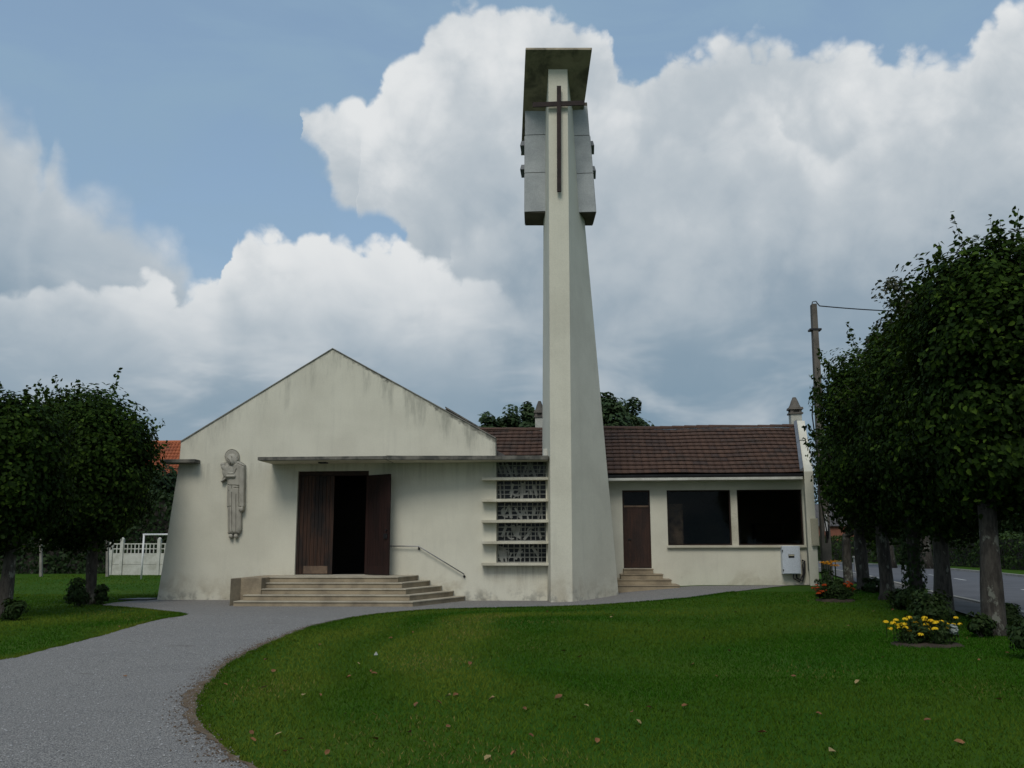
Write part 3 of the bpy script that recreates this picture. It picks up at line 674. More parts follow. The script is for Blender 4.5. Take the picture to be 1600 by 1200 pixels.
MB().prism([(xa, -0.005), (xa, -2.55), (xb_, -2.14), (xc, -2.14), (xc, -0.005)], -0.2, DZ0-0.012).build('flank_wall', 'step_stone', steps, bevel=0.01)

# handrail on the wall
hr = thing('handrail', (-2.6, -0.1, 1.2), 'thin grey metal handrail fixed to the wall beside the steps', 'handrail')
p0 = atY(604, 853, -0.1); p1 = atY(654, 853.5, -0.1); p2 = atY(725, 897, -0.1)
MB().tube([p0, p1, p2], 0.016, 8).build('rail', 'rail_metal', hr, smooth=True)
for p in (p0, p1, p2):
    MB().tube([p, (p.x, -0.1, p.z-0.05), (p.x, -0.03, p.z-0.07)], 0.012, 6).build('bracket', 'dark_metal', hr)
    MB().tube([(p.x, -0.03, p.z-0.07), (p.x, -0.001, p.z-0.07)], 0.035, 8).build('wall_plate', 'dark_metal', hr)

# ------------------------------------------------------------------ relief sculpture: mother with a child, carved as one stone
S = 1/6.67
def relief():
    step = 4.0
    us = np.arange(160, 452, step); vs = np.arange(130, 1100, step); U, V = np.meshgrid(us, vs)
    def ell(cx, cy, rx, ry, rot=0):
        c, s = math.cos(rot), math.sin(rot); a = ((U-cx)*c+(V-cy)*s)/rx; b = (-(U-cx)*s+(V-cy)*c)/ry; return 1-np.hypot(a, b)
    def seg(x0, y0, x1, y1, w):
        L2 = (x1-x0)**2+(y1-y0)**2; t = np.clip(((U-x0)*(x1-x0)+(V-y0)*(y1-y0))/L2, 0, 1)
        return 1-np.hypot(U-x0-t*(x1-x0), V-y0-t*(y1-y0))/w
    body = [(222, 290), (300, 300), (362, 268), (400, 288), (434, 312), (434, 470), (430, 640), (424, 775), (412, 800), (394, 800), (394, 990), (372, 1032), (250, 1032), (248, 765), (241, 752), (246, 470), (214, 452), (204, 452), (192, 490), (182, 484), (206, 425), (210, 345)]
    hgt = np.zeros_like(U); inb = inpoly(U, V, body)
    # rounded edge: distance to the outline
    dist = np.full(U.shape, 1e9)
    for i in range(len(body)):
        (x0, y0), (x1, y1) = body[i], body[(i+1) % len(body)]; L2 = (x1-x0)**2+(y1-y0)**2+1e-9
        t = np.clip(((U-x0)*(x1-x0)+(V-y0)*(y1-y0))/L2, 0, 1); dist = np.minimum(dist, np.hypot(U-x0-t*(x1-x0), V-y0-t*(y1-y0)))
    hgt = np.where(inb, 0.055+0.045*np.sqrt(np.clip(dist/30, 0, 1)), 0)
    def up(k, base, dome): 
        nonlocal hgt; hgt = np.where(k > 0, np.maximum(hgt, base+dome*np.sqrt(np.clip(k, 0, 1)*(2-np.clip(k, 0, 1)))), hgt)
    up(ell(291, 225, 76, 80), 0.055, 0.004)
    ring = np.abs(np.hypot((U-291)/66, (V-225)/70)-1); hgt = np.where((ring < 0.06) & (V < 300), hgt-0.014, hgt)
    up(ell(302, 262, 50, 66, -0.45), 0.075, 0.035)
    up(ell(290, 272, 30, 46, -0.55), 0.11, 0.05)
    up(ell(208, 312, 31, 29), 0.06, 0.06)
    up(ell(262, 385, 62, 66, 0.3), 0.10, 0.035)
    up(seg(215, 340, 320, 430, 26), 0.10, 0.035); up(seg(262, 432, 328, 432, 15), 0.11, 0.035); up(seg(275, 402, 320, 402, 12), 0.11, 0.03)
    up(seg(192, 482, 240, 445, 13), 0.07, 0.03)
    up(seg(402, 330, 404, 740, 26), 0.10, 0.02); up(ell(400, 770, 24, 30), 0.10, 0.03)
    up(ell(283, 1052, 24, 26), 0.05, 0.05); up(ell(336, 1052, 24, 26), 0.05, 0.05)
    for a in ((255, 522, 372, 528, 5), (372, 530, 372, 745, 5), (300, 530, 300, 560, 4), (322, 548, 370, 552, 4), (250, 750, 290, 742, 4), (300, 600, 302, 1020, 3), (345, 620, 342, 1020, 3), (270, 580, 272, 1010, 3), (365, 300, 432, 330, 4), (350, 355, 330, 400, 4), (272, 330, 300, 300, 4), (375, 745, 400, 750, 5), (262, 248, 290, 275, 3), (282, 286, 300, 292, 3), (300, 232, 330, 300, 4), (253, 1024, 385, 1024, 4), (308, 1000, 308, 1075, 4)):
        hgt = np.where(seg(*a) > 0, hgt-0.022*np.clip(seg(*a)*2, 0, 1), hgt)
    mask = hgt > 0.001
    nv, nu = U.shape; idx = -np.ones(U.shape, int); verts = []; faces = []
    cell = mask[:-1, :-1] & mask[1:, :-1] & mask[:-1, 1:] & mask[1:, 1:]
    use = np.zeros_like(mask); use[:-1, :-1] |= cell; use[1:, :-1] |= cell; use[:-1, 1:] |= cell; use[1:, 1:] |= cell
    full = np.zeros_like(cell, dtype=int)
    for j in range(nv):
        for i in range(nu):
            if use[j, i]:
                p = atY(320+U[j, i]*S*0.999, 680+V[j, i]*S, 0); idx[j, i] = len(verts); verts.append((p.x, -float(hgt[j, i])*1.55, p.z))
    cnt = {}
    for j in range(nv-1):
        for i in range(nu-1):
            if cell[j, i]:
                f = (idx[j, i], idx[j+1, i], idx[j+1, i+1], idx[j, i+1]); faces.append(f)
                for k in range(4): cnt[(f[k], f[(k+1) % 4])] = 1
    back = {}
    def bk(k):
        if k not in back: back[k] = len(verts); x, y, z = verts[k]; verts.append((x, -0.001, z))
        return back[k]
    for (a, b) in list(cnt):
        if (b, a) not in cnt: faces.append((b, a, bk(a), bk(b)))
    return MB().add(verts, faces)
ro = relief().build('relief_sculpture', 'relief_stone', smooth=False)
ro.modifiers.new('smooth', 'SMOOTH').iterations = 1
tag(ro, 'tall grey stone relief of a haloed robed figure holding a child', 'sculpture')

# ------------------------------------------------------------------ bell tower
tower = thing('bell_tower', (1.7, 0, 0), 'tall tapering cream concrete bell tower with a dark cross', 'tower')
def edge(pa, pb, Y, z):                       # the arris through two surveyed points, at height z
    a = atY(*pa, Y); b = atY(*pb, Y); t = (z-a.z)/(b.z-a.z); return a+(b-a)*t
ZT = atY(870, 97, -0.7).z+0.25
TE = [((860.5, 900), (856.8, 100), -0.7), ((894.6, 935), (886.4, 98), -0.7), ((967, 934), (897.5, 170), 1.2), ((847.4, 715), (850, 175), 1.2)]
lev = np.linspace(-0.3, ZT, 40)
vs = []; fs = []
for z in lev: vs += [edge(a, b, y, z) for a, b, y in TE]
for i in range(len(lev)-1):
    for k in range(4): fs.append((4*i+k, 4*i+(k+1) % 4, 4*i+4+(k+1) % 4, 4*i+4+k))
fs += [(3, 2, 1, 0), tuple(4*(len(lev)-1)+k for k in range(4))]
sh = MB().add(vs, fs).build('shaft', 'stucco', tower, smooth=True)
sh.data.update(); shp_ = sh.data.attributes.new('sharp_edge', 'BOOLEAN', 'EDGE')
shp_.data.foreach_set('value', [(abs(e.vertices[0]-e.vertices[1]) % 4 == 0) or max(e.vertices) < 4 or min(e.vertices) >= 4*(len(lev)-1) for e in sh.data.edges])
# bell housing
YB0, YB1 = 0.55, 1.75
bl0 = atY(820, 332, YB0); br0 = atY(931, 332, YB0); bl1 = atY(820.5, 160, YB0); br1 = atY(917.3, 160, YB0)
bk = (-0.10)
B4 = [bl0, br0, Vector((br0.x+bk, YB1, br0.z)), Vector((bl0.x+bk*0.6, YB1, bl0.z))]
zt2 = atY(860, 215, YB1).z
T4 = [bl1, br1, Vector((br1.x+bk, YB1, zt2)), Vector((bl1.x+bk*0.6, YB1, zt2))]
MB().hexa(B4, T4).build('bell_housing', 'housing_dark', tower)
rows = [(331, 272), (271, 213), (212, 166)]
def lerp_x(y0, l):
    t = (332-y0)/(332-160); return (bl0.lerp(bl1, t) if l else br0.lerp(br1, t))
for (ya, yb) in rows:
    for side in (0, 1):
        a = lerp_x(ya, side == 0); b = lerp_x(yb, side == 0)
        if side == 0: xs = (a.x, atY(849, ya, YB0).x+0.15, atY(849, yb, YB0).x+0.15, b.x)
        else: xs = (atY(893, ya, YB0).x, a.x, b.x, atY(890, yb, YB0).x)
        y0, y1 = YB0-0.025, YB0-0.002
        MB().hexa([(xs[0], y0, a.z), (xs[1], y0, a.z), (xs[1], y1, a.z), (xs[0], y1, a.z)], [(xs[3], y0, b.z), (xs[2], y0, b.z), (xs[2], y1, b.z), (xs[3], y1, b.z)]).build('housing_panel', 'housing_metal', tower)
        # side cladding
        sx_ = -0.02 if side == 0 else 0.02
        pa = a; pb = b; oa = bk*(0.6 if side == 0 else 1)
        q = [(pa.x+sx_, YB0+0.02, pa.z), (pa.x+sx_*0.1, YB0+0.02, pa.z), (pa.x+oa+sx_*0.1, YB1-0.02, pa.z), (pa.x+oa+sx_, YB1-0.02, pa.z)]
        q2 = [(pb.x+sx_, YB0+0.02, pb.z), (pb.x+sx_*0.1, YB0+0.02, pb.z), (pb.x+oa+sx_*0.1, YB1-0.02, min(pb.z, zt2+9)), (pb.x+oa+sx_, YB1-0.02, min(pb.z, zt2+9))]
        if yb > 200: MB().hexa(q, q2).build('side_panel', 'housing_metal', tower)
for (x, y, s) in ((816.5, 227, -1), (816.5, 264, -1), (925, 227, 1), (927.5, 266, 1)):
    p = atY(x, y, YB0+0.35); zz = p.z
    b = [(p.x-0.07, YB0+0.2, zz-0.07), (p.x+0.07, YB0+0.2, zz-0.07), (p.x+0.07, YB1-0.3, zz-0.07), (p.x-0.07, YB1-0.3, zz-0.07)]
    MB().hexa(b, [(v[0]-s*0.04, v[1], v[2]+0.15) for v in b]).build('louver', 'zinc', tower)
# raking roof slab
fl = atY(821, 77.5, -1.25); fr_ = atY(925, 77.5, -1.25); ml = atY(817, 172, 0.5); mr_ = atY(912, 170, 0.5)
t = (1.95+1.25)/(0.5+1.25); bl = fl+(ml-fl)*t; br = fr_+(mr_-fr_)*t
nrm = (fr_-fl).cross(ml-fl).normalized(); nrm = nrm if nrm.z > 0 else -nrm
MB().hexa([fl, fr_, br, bl], [v+nrm*0.12 for v in (fl, fr_, br, bl)]).build('roof_slab', 'tower_slab', tower, bevel=0.01)
# cross
cy0, cy1 = -0.86, -0.79
zb = atY(873, 299, cy0).z; ztp = atY(873, 134, cy0).z; xm0 = atY(870.3, 299, cy0).x; xm1 = atY(876.8, 299, cy0).x; xt0 = atY(870, 134, cy0).x; xt1 = atY(876.6, 134, cy0).x
ax0 = atY(832, 161, cy0).x; ax1 = atY(913.5, 161, cy0).x; az0 = atY(873, 165, cy0).z; az1 = atY(873, 158, cy0).z
mb = MB(); mb.hexa([(xm0, cy0, zb), (xm1, cy0, zb), (xm1, cy1, zb), (xm0, cy1, zb)], [(xt0, cy0, ztp), (xt1, cy0, ztp), (xt1, cy1, ztp), (xt0, cy1, ztp)])
mb.box(ax0, ax1, cy0+0.012, cy1-0.012, az0, az1)
cr = mb.build('cross', 'cross_wood', tower); cr['label'] = 'tall dark brown cross fixed to the tower front'
for z in (zb+0.4, (zb+az0)/2, az0-0.25):
    MB().box((xm0+xm1)/2-0.03, (xm0+xm1)/2+0.03, cy1, -0.69, z-0.03, z+0.03).build('cross_bracket', 'dark_metal', tower)
pb_ = atY(852, 700, -0.05)
MB().box(pb_.x-0.06, pb_.x+0.07, -0.12, 0.06, cz+0.15, cz+0.36).build('lamp_bracket', 'concrete_white', tower, bevel=0.02)

# ------------------------------------------------------------------ annex
YA = 3.5
annex = thing('parish_hall', (6.0, 3.5, 0.3), 'low cream hall with brown tiled roof and two wide dark windows', 'building')
AX0 = -0.55; AX1 = atY(1260, 820, YA).x
w0 = atY(1041.5, 766, YA); w1 = atY(1144.5, 852, YA); w2 = atY(1151, 766, YA); w3 = atY(1257.5, 852, YA); wz0, wz1 = w1.z, w0.z
d0 = atY(972, 766, YA); d1 = atY(1018.5, 888, YA)
eav = 3.72
holed_wall([(AX0, -0.2), (AX1, -0.2), (AX1, eav), (AX0, eav)], [(w0.x, w3.x, wz0, wz1), (d0.x, d1.x, d1.z, d0.z)], YA, YA+0.3).build('front_wall', 'stucco', annex)
MB().box((w1.x), (w2.x), YA+0.01, YA+0.22, wz0+0.001, wz1-0.001).build('mullion', 'ledge_concrete', annex)
fr = MB()
for a, b in ((w0.x, w1.x), (w2.x, w3.x)):
    MB().box(a+0.03, b-0.03, YA+0.13, YA+0.136, wz0+0.03, wz1-0.03).build('window_pane', 'window_glass', annex)
    fr = MB(); fr.box(a+0.001, a+0.04, YA+0.10, YA+0.16, wz0+0.002, wz1-0.002); fr.box(b-0.04, b-0.001, YA+0.10, YA+0.16, wz0+0.002, wz1-0.002); fr.box(a+0.04, b-0.04, YA+0.10, YA+0.16, wz0+0.002, wz0+0.04); fr.box(a+0.04, b-0.04, YA+0.10, YA+0.16, wz1-0.04, wz1-0.002)
    fr.build('window_frame', 'door_frame_wood', annex)
MB().box(w0.x-0.04, AX1-0.01, YA-0.10, YA+0.095, wz0-0.075, wz0+0.001).build('window_sill', 'ledge_concrete', annex, bevel=0.006)
# hall interior
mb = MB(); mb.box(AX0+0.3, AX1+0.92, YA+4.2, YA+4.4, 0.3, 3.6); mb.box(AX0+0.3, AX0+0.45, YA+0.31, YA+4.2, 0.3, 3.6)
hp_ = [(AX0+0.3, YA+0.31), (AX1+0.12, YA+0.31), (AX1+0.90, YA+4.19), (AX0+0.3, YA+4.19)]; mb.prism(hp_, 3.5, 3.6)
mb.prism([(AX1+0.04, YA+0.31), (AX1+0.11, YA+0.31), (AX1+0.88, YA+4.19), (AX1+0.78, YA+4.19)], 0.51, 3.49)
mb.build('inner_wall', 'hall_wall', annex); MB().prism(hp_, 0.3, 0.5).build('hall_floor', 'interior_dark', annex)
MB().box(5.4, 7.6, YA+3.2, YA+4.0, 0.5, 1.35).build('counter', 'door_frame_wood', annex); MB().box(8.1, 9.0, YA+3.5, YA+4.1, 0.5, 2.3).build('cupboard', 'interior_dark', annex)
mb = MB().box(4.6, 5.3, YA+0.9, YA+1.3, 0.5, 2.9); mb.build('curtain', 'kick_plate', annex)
# annex door
ad = MB().box(d0.x+0.05, d1.x-0.05, YA+0.12, YA+0.15, d1.z+0.01, d0.z-0.53).build('door', 'annex_wood', annex)
wz = atY(990, 791, YA).z
for i in range(8):
    w = (d1.x-d0.x-0.10)/8; x = d0.x+0.05+i*w
    MB().box(x+0.003, x+w-0.003, YA+0.105, YA+0.119, d1.z+0.02, wz-0.03).build('plank', 'annex_wood', ad)
MB().box(d0.x+0.16, d0.x+0.26, YA+0.08, YA+0.104, 1.72, 1.76).build('door_handle', 'dark_metal', ad)
fr = MB(); fr.box(d0.x+0.001, d0.x+0.05, YA+0.08, YA+0.16, d1.z, d0.z-0.001); fr.box(d1.x-0.05, d1.x-0.001, YA+0.08, YA+0.16, d1.z, d0.z-0.001); fr.box(d0.x+0.05, d1.x-0.05, YA+0.08, YA+0.16, d0.z-0.06, d0.z-0.001)
fr.build('door_frame', 'annex_wood', annex); MB().box(d0.x+0.05, d1.x-0.05, YA+0.085, YA+0.155, wz-0.03, wz+0.03).build('transom_bar', 'kick_plate', annex)
MB().box(d0.x+0.05, d1.x-0.05, YA+0.12, YA+0.126, wz+0.03, d0.z-0.06).build('transom_pane', 'window_glass', annex)
# roof
ze_ = atY(1100, 740.5, YA-0.35).z; YR = YA+3.4; zrd = atY(1100, 668.5, YR).z
GX0 = atY(1250.5, 700, 5.0).x
sl_ = Vector((0, YR-(YA-0.35), zrd-ze_)); SLN = sl_.length; sdir = sl_.normalized(); snorm = Vector((0, -sdir.z, sdir.y))
RX0, RX1 = -2.6, AX1-0.08; SK = 0.19
mb = MB(); e0 = Vector((0, YA-0.30, ze_-0.04)); r0 = Vector((0, YR, zrd-0.05)); bk0 = Vector((0, YR+3.7, ze_-0.04))
for p, q in ((e0, r0), (r0, bk0)):
    xp, xq = RX1+SK*(p.y-YA), RX1+SK*(q.y-YA); mb.hexa([(RX0, p.y, p.z-0.10), (xp, p.y, p.z-0.10), (xq, q.y, q.z-0.10), (RX0, q.y, q.z-0.10)], [(RX0, p.y, p.z), (xp, p.y, p.z), (xq, q.y, q.z), (RX0, q.y, q.z)])
roof = mb.build('roof', 'interior_dark', annex)
def tile_field(name, m, parent, origin, xdir, sdir, nrm, width, slope_len, tw, course, thick=0.018, lift=0.03, roll=0.0, skew=0.0):
    V = []; Fc = []; T = []
    nc = int(math.ceil(slope_len/course)); nt = int((width+max(0, skew)*slope_len)/tw)+1
    for c in range(nc):
        sag = 0.012*math.sin(c*1.7)
        for k in range(nt):
            off = 0.0
            x0 = k*tw+0.0006; x1 = (k+1)*tw-0.0006
            lim = width+skew*c*course
            if x0 > lim-0.03: continue
            x1 = min(x1, lim)
            s0 = c*course-0.02; s1 = min((c+1)*course+0.03, slope_len+0.02); j = random.uniform(-0.0025, 0.0025)
            P = lambda x, s, n: origin+xdir*x+sdir*s+nrm*(n+0.012*math.sin(x*1.1+s*0.8)+0.008*math.sin(x*2.7-s))
            t0 = lift+thick+j; xm = (x0+x1)/2
            b = len(V)
            V += [P(x0, s0, lift+j-0.004), P(x1, s0, lift+j-0.004), P(x1, s1, 0.0), P(x0, s1, 0.0), P(x0, s0, t0), P(xm, s0, t0+roll), P(x1, s0, t0), P(x1, s1, thick), P(xm, s1, thick+roll), P(x0, s1, thick)]
            Fc += [(b, b+1, b+6, b+5, b+4), (b+4, b+5, b+8, b+9), (b+5, b+6, b+7, b+8), (b+1, b+2, b+7, b+6), (b+3, b, b+4, b+9), (b+3, b+2, b+1, b)]
            r1, r2 = random.random(), random.random(); T += [(r1, r2)]*10
    fl_ = [i for f in Fc for i in f]; me = np_mesh(name, np.array([tuple(v) for v in V]), fl_, np.array([len(f) for f in Fc]), m, np.array(T))
    o = link(name, me, parent); o['kind'] = 'stuff'; return o
org = Vector((RX0, YA-0.36, ze_+0.0)); course = SLN/12.5
tile_field('roof_tiles', 'brown_tile', annex, org, Vector((1, 0, 0)), sdir, snorm, RX1-SK*0.36-RX0+0.05, SLN, 0.235, course, 0.022, 0.05, 0.0015, SK*sdir.y)
nr = 28; rw = (RX1+SK*(YR-YA)-RX0)/nr; rme = None
for i in range(nr):
    seg = 8; mb = MB(); vs = []
    for xx, rr in ((0, 0.115), (rw+0.03, 0.10)):
        for k in range(seg+1):
            a = math.pi*k/seg; vs.append((xx, -rr*math.cos(a), rr*math.sin(a)*0.8))
    fs = [(k, k+1, seg+2+k, seg+1+k) for k in range(seg)]+[tuple(range(seg, -1, -1)), tuple(range(seg+1, 2*seg+2))]
    if rme is None:
        o = MB().add(vs, fs).build('ridge_tile', 'brown_tile', annex); rme = o.data
        at_ = rme.color_attributes.new('tint', 'FLOAT_COLOR', 'POINT'); at_.data.foreach_set('color', [0.3, 0.2, 0, 1]*len(rme.vertices))
    else: o = link('ridge_tile', rme, annex)
    o.location = (RX0+i*rw, YR, zrd+0.012+0.012*math.sin(i*0.7)+random.uniform(-0.006, 0.006))
# eaves board, gutter
MB().box(atY(940, 748, YA-0.3).x-1.2, AX1-0.15, YA-0.52, YA-0.002, ze_-0.205, ze_-0.122).build('eaves_board', 'concrete_white', annex, bevel=0.006)
gv_ = []; gf_ = []; seg = 8; gxa, gxb = 0.2, AX1-0.12
for xx in (gxa, gxb):
    for k in range(seg+1):
        a = math.pi+math.pi*k/seg; gv_.append((xx, YA-0.43+0.075*math.cos(a), ze_-0.02+0.085*math.sin(a)))
    for k in range(seg+1):
        a = 2*math.pi-math.pi*k/seg; gv_.append((xx, YA-0.43+0.062*math.cos(a), ze_-0.02+0.07*math.sin(a)))
nn = 2*(seg+1); gf_ = [(k, (k+1) % nn, nn+(k+1) % nn, nn+k) for k in range(nn)]
MB().add(gv_, gf_).build('gutter', 'gutter_dark', annex)
dpx = atY(1259.5, 800, YA-0.1).x
MB().tube([(dpx, YA-0.40, ze_-0.1), (dpx, YA-0.40, ze_-0.18), (dpx, YA-0.08, ze_-0.45), (dpx, YA-0.08, 0.75)], 0.04, 8).build('downpipe', 'concrete_white', annex, smooth=True)
# gable end wall standing above the roof
gx0 = atY(1262.5, 850, YA-0.45).x; gx1 = atY(1278.5, 880, YA-0.45).x
prof = [(YA-0.45, -0.2), (YA-0.45, ze_+0.05), (YR, zrd+0.22), (YR+3.9, ze_-0.05), (YR+3.9, -0.2)]
vs = [(gx0+SK*(y-YA+0.45), y, z) for y, z in prof]+[(gx1+SK*(y-YA+0.45), y, z) for y, z in prof]
MB().add(vs, [(4, 3, 2, 1, 0), (5, 6, 7, 8, 9)]+[(i, (i+1) % 5, 5+(i+1) % 5, 5+i) for i in range(5)]).build('gable_wall', 'stucco', annex, bevel=0.012)
mb = MB(); a = Vector((gx0-0.05, YA-0.40, ze_+0.06)); b = Vector((gx0-0.05+SK*(YR-YA+0.45), YR, zrd+0.14))
mb.hexa([(a.x-0.06, a.y, a.z), (a.x+0.045, a.y, a.z), (b.x+0.045, b.y, b.z), (b.x-0.06, b.y, b.z)], [(a.x-0.06, a.y, a.z+0.05), (a.x+0.045, a.y, a.z+0.12), (b.x+0.045, b.y, b.z+0.12), (b.x-0.06, b.y, b.z+0.05)]).build('flashing', 'zinc', annex)
def chimney(px0, px1, pyt, pyc, Y):
    a = atY(px0, pyt, Y); b = atY(px1, pyt, Y); zc_ = atY(px0, pyc, Y).z; w = b.x-a.x; cx = (a.x+b.x)/2
    c = MB().box(cx-w/2, cx+w/2, Y-w/2, Y+w/2, zrd-0.6, zc_).build('chimney', 'concrete_white', annex, bevel=0.01)
    s = w*0.62
    mb = MB(); mb.box(cx-s, cx+s, Y-s, Y+s, zc_+0.001, zc_+0.06)
    for dx in (-1, 1):
        for dy in (-1, 1): mb.box(cx+dx*s*0.62-0.05, cx+dx*s*0.62+0.05, Y+dy*s*0.62-0.05, Y+dy*s*0.62+0.05, zc_+0.06, zc_+0.17)
    mb.box(cx-s*0.62, cx+s*0.62, Y-s*0.62, Y+s*0.62, zc_+0.06, zc_+0.16)
    mb.hexa([(cx-s*1.05, Y-s*1.05, zc_+0.17), (cx+s*1.05, Y-s*1.05, zc_+0.17), (cx+s*1.05, Y+s*1.05, zc_+0.17), (cx-s*1.05, Y+s*1.05, zc_+0.17)], [(cx-s, Y-s, zc_+0.25), (cx+s, Y-s, zc_+0.25), (cx+s, Y+s, zc_+0.25), (cx-s, Y+s, zc_+0.25)])
    mb.lathe([(s*0.95, zc_+0.251), (s*0.72, zc_+0.36), (s*0.55, zc_+0.48), (s*0.36, zc_+0.58), (s*0.30, zc_+0.62), (s*0.22, zc_+0.64)], cx, Y, 14)
    mb.build('chimney_cap', 'pole_concrete', c)
chimney(1234, 1251, 650, 648, YR+0.5)
chimney(836.5, 850, 656, 653, YR+0.7)
# annex steps
ast = thing('hall_steps', (3.8, 3.0, 0.3), 'short flight of stone steps below the narrow brown door', 'steps')
hz = 0.26
for i, (ex, dep) in enumerate(((1021, 0.45), (1036, 0.75), (1049, 1.05), (1061.5, 1.35))):
    z1 = d1.z-0.005-i*(d1.z-hz)/3.6; z0 = z1-(d1.z-hz)/3.6+0.001 if i < 3 else 0.0
    xe = atY(ex, 905, YA-dep).x; x0 = d0.x-0.02-0.0*i-0.22*i*0.5
    MB().box(x0, xe, YA-dep, YA-0.004, z0, z1-0.03).build('step_riser', 'step_stone', ast, bevel=0.006)
    MB().box(x0-0.01, xe+0.02, YA-dep-0.02, YA-0.004, z1-0.029, z1).build('tread', 'step_stone', ast, bevel=0.006)

# cabinet and meter box
c0 = atY(1221.5, 853, YA-0.25); c1 = atY(1252, 897, YA-0.25)
cab = thing('electrical_cabinet', ((c0.x+c1.x)/2, YA-0.13, c1.z), 'pale blue-white metal cabinet fixed below the window corner', 'cabinet')
MB().box(c0.x, c1.x, YA-0.25, YA-0.003, c1.z, c0.z).build('case', 'cabinet_paint', cab, bevel=0.008)
dd_ = MB().box(c0.x+0.015, c1.x-0.05, YA-0.268, YA-0.251, c1.z+0.02, c0.z-0.015).build('cabinet_door', 'cabinet_paint', cab, bevel=0.005)
hx = (c0.x+c1.x)/2; hzz = c0.z-0.31
MB().box(hx-0.09, hx+0.09, YA-0.273, YA-0.269, hzz-0.06, hzz+0.05).build('warning_plate', 'dark_metal', dd_)
MB().box(hx-0.08, hx+0.08, YA-0.277, YA-0.2735, hzz+0.005, hzz+0.04).build('plate_label', 'beige_plastic', dd_)
for z in (c1.z+0.12, c0.z-0.15): MB().box(c0.x-0.006, c0.x+0.02, YA-0.283, YA-0.269, z-0.03, z+0.03).build('hinge', 'dark_metal', cab)
pp = [(c1.x-0.12, YA-0.12, c1.z+0.02), (c1.x-0.12, YA-0.12, c1.z-0.12), (c1.x+0.05, YA-0.12, c1.z-0.22), (c1.x+0.14, YA-0.1, c1.z+0.05), (c1.x+0.16, YA-0.08, c1.z+0.4), (c1.x+0.08, YA-0.06, c1.z+0.42)]
MB().tube(pp, 0.03, 8).build('cable', 'dark_metal', cab, smooth=True)
MB().tube([(p[0]-0.1, p[1]-0.04, p[2]-0.02) for p in pp[:3]]+[(c1.x+0.09, YA-0.12, c1.z+0.0), (c1.x+0.09, YA-0.08, c1.z+0.3)], 0.025, 8).build('cable', 'dark_metal', cab, smooth=True)
m0 = atY(1266, 810, YA-0.46); m1 = atY(1279.5, 853, YA-0.46)
mbx = thing('meter_box', ((m0.x+m1.x)/2, YA-0.5, m1.z), 'narrow beige meter box on the end of the gable wall', 'meter box')
MB().box(m0.x, m1.x, YA-0.56, YA-0.4505, m1.z, m0.z).build('case', 'beige_plastic', mbx, bevel=0.006)
MB().box(m0.x+0.02, m1.x-0.02, YA-0.572, YA-0.561, m1.z+0.03, m0.z-0.03).build('box_lid', 'beige_plastic', mbx, bevel=0.004)

# ------------------------------------------------------------------ utility pole and cables
YP = 5.2
pt = atY(1271, 476, YP); pbm = atY(1291.5, 880, YP); pbase = pt+(pbm-pt)*((-0.2-pt.z)/(pbm.z-pt.z))
pole = thing('utility_pole', (pbase.x, YP, 0.2), 'tall grey slotted concrete utility pole beyond the hall gable', 'pole')
def pole_at(z): return pt+(pbase-pt)*((z-pt.z)/(pbase.z-pt.z))
mb = MB(); zs = [-0.2]+list(np.arange(1.0, pt.z*0.62, 1.05))
def pbox(z0, z1, off0, off1, hw):
    a, b = pole_at(z0), pole_at(z1); k = lambda z: 0.72-0.34*z/pt.z
    mb.hexa([(a.x+off0*k(z0), YP-hw, z0), (a.x+off1*k(z0), YP-hw, z0), (a.x+off1*k(z0), YP+hw, z0), (a.x+off0*k(z0), YP+hw, z0)], [(b.x+off0*k(z1), YP-hw, z1), (b.x+off1*k(z1), YP-hw, z1), (b.x+off1*k(z1), YP+hw, z1), (b.x+off0*k(z1), YP+hw, z1)])
pbox(-0.2, 1.6, -0.22, 0.22, 0.14)
for i in range(4):
    z = 1.6+i*1.35
    pbox(z, z+0.95, -0.22, -0.07, 0.14); pbox(z, z+0.95, 0.07, 0.22, 0.14); pbox(z+0.95, z+1.35, -0.22, 0.22, 0.14)
pbox(7.0, pt.z, -0.22, 0.22, 0.14); mb.build('post', 'pole_concrete', pole)
zz = pole_at(8.9); MB().box(zz.x-0.2, zz.x+0.2, YP-0.16, YP+0.16, 8.87, 8.93).build('band', 'dark_metal', pole)
MB().tube([(pole_at(6.9).x-0.16, YP-0.16, 6.9), (pole_at(6).x-0.27, YP-0.16, 5.9), (pole_at(5.2).x-0.2, YP-0.16, 5.0), (pole_at(3).x-0.12, YP-0.16, 3.0), (pole_at(1.7).x+0.05, YP-0.17, 1.75), (pole_at(1.4).x+0.1, YP-0.17, 2.2)], 0.022, 6).build('drop_cable', 'dark_metal', pole, smooth=True)
MB().tube([(pt.x-0.05, YP, pt.z+0.0), (pt.x-0.03, YP, pt.z+0.1), (pt.x+0.09, YP, pt.z+0.12), (pt.x+0.2, YP, pt.z-0.05)], 0.018, 6).build('cable_loop', 'dark_metal', pole, smooth=True)
mb0 = pole_at(2.4); MB().box(mb0.x-0.04, mb0.x+0.05, YP-0.17, YP-0.141, 2.0, 2.55).build('pole_plate', 'white_paint', pole)
def cable(name, a, b, sag, label):
    pts = []
    for i in range(25):
        t = i/24; p = a+(b-a)*t; pts.append((p.x, p.y, p.z-sag*4*t*(1-t)))
    tag(MB().tube(pts, 0.02, 6).build(name, 'dark_metal', smooth=True), label, 'cable')
a = Vector((pt.x+0.2, YP, pt.z-0.05)); b = atY(1700, 470, 14.0); cable('overhead_cable', a, b, 0.35, 'upper black cable sagging right from the top of the pole')
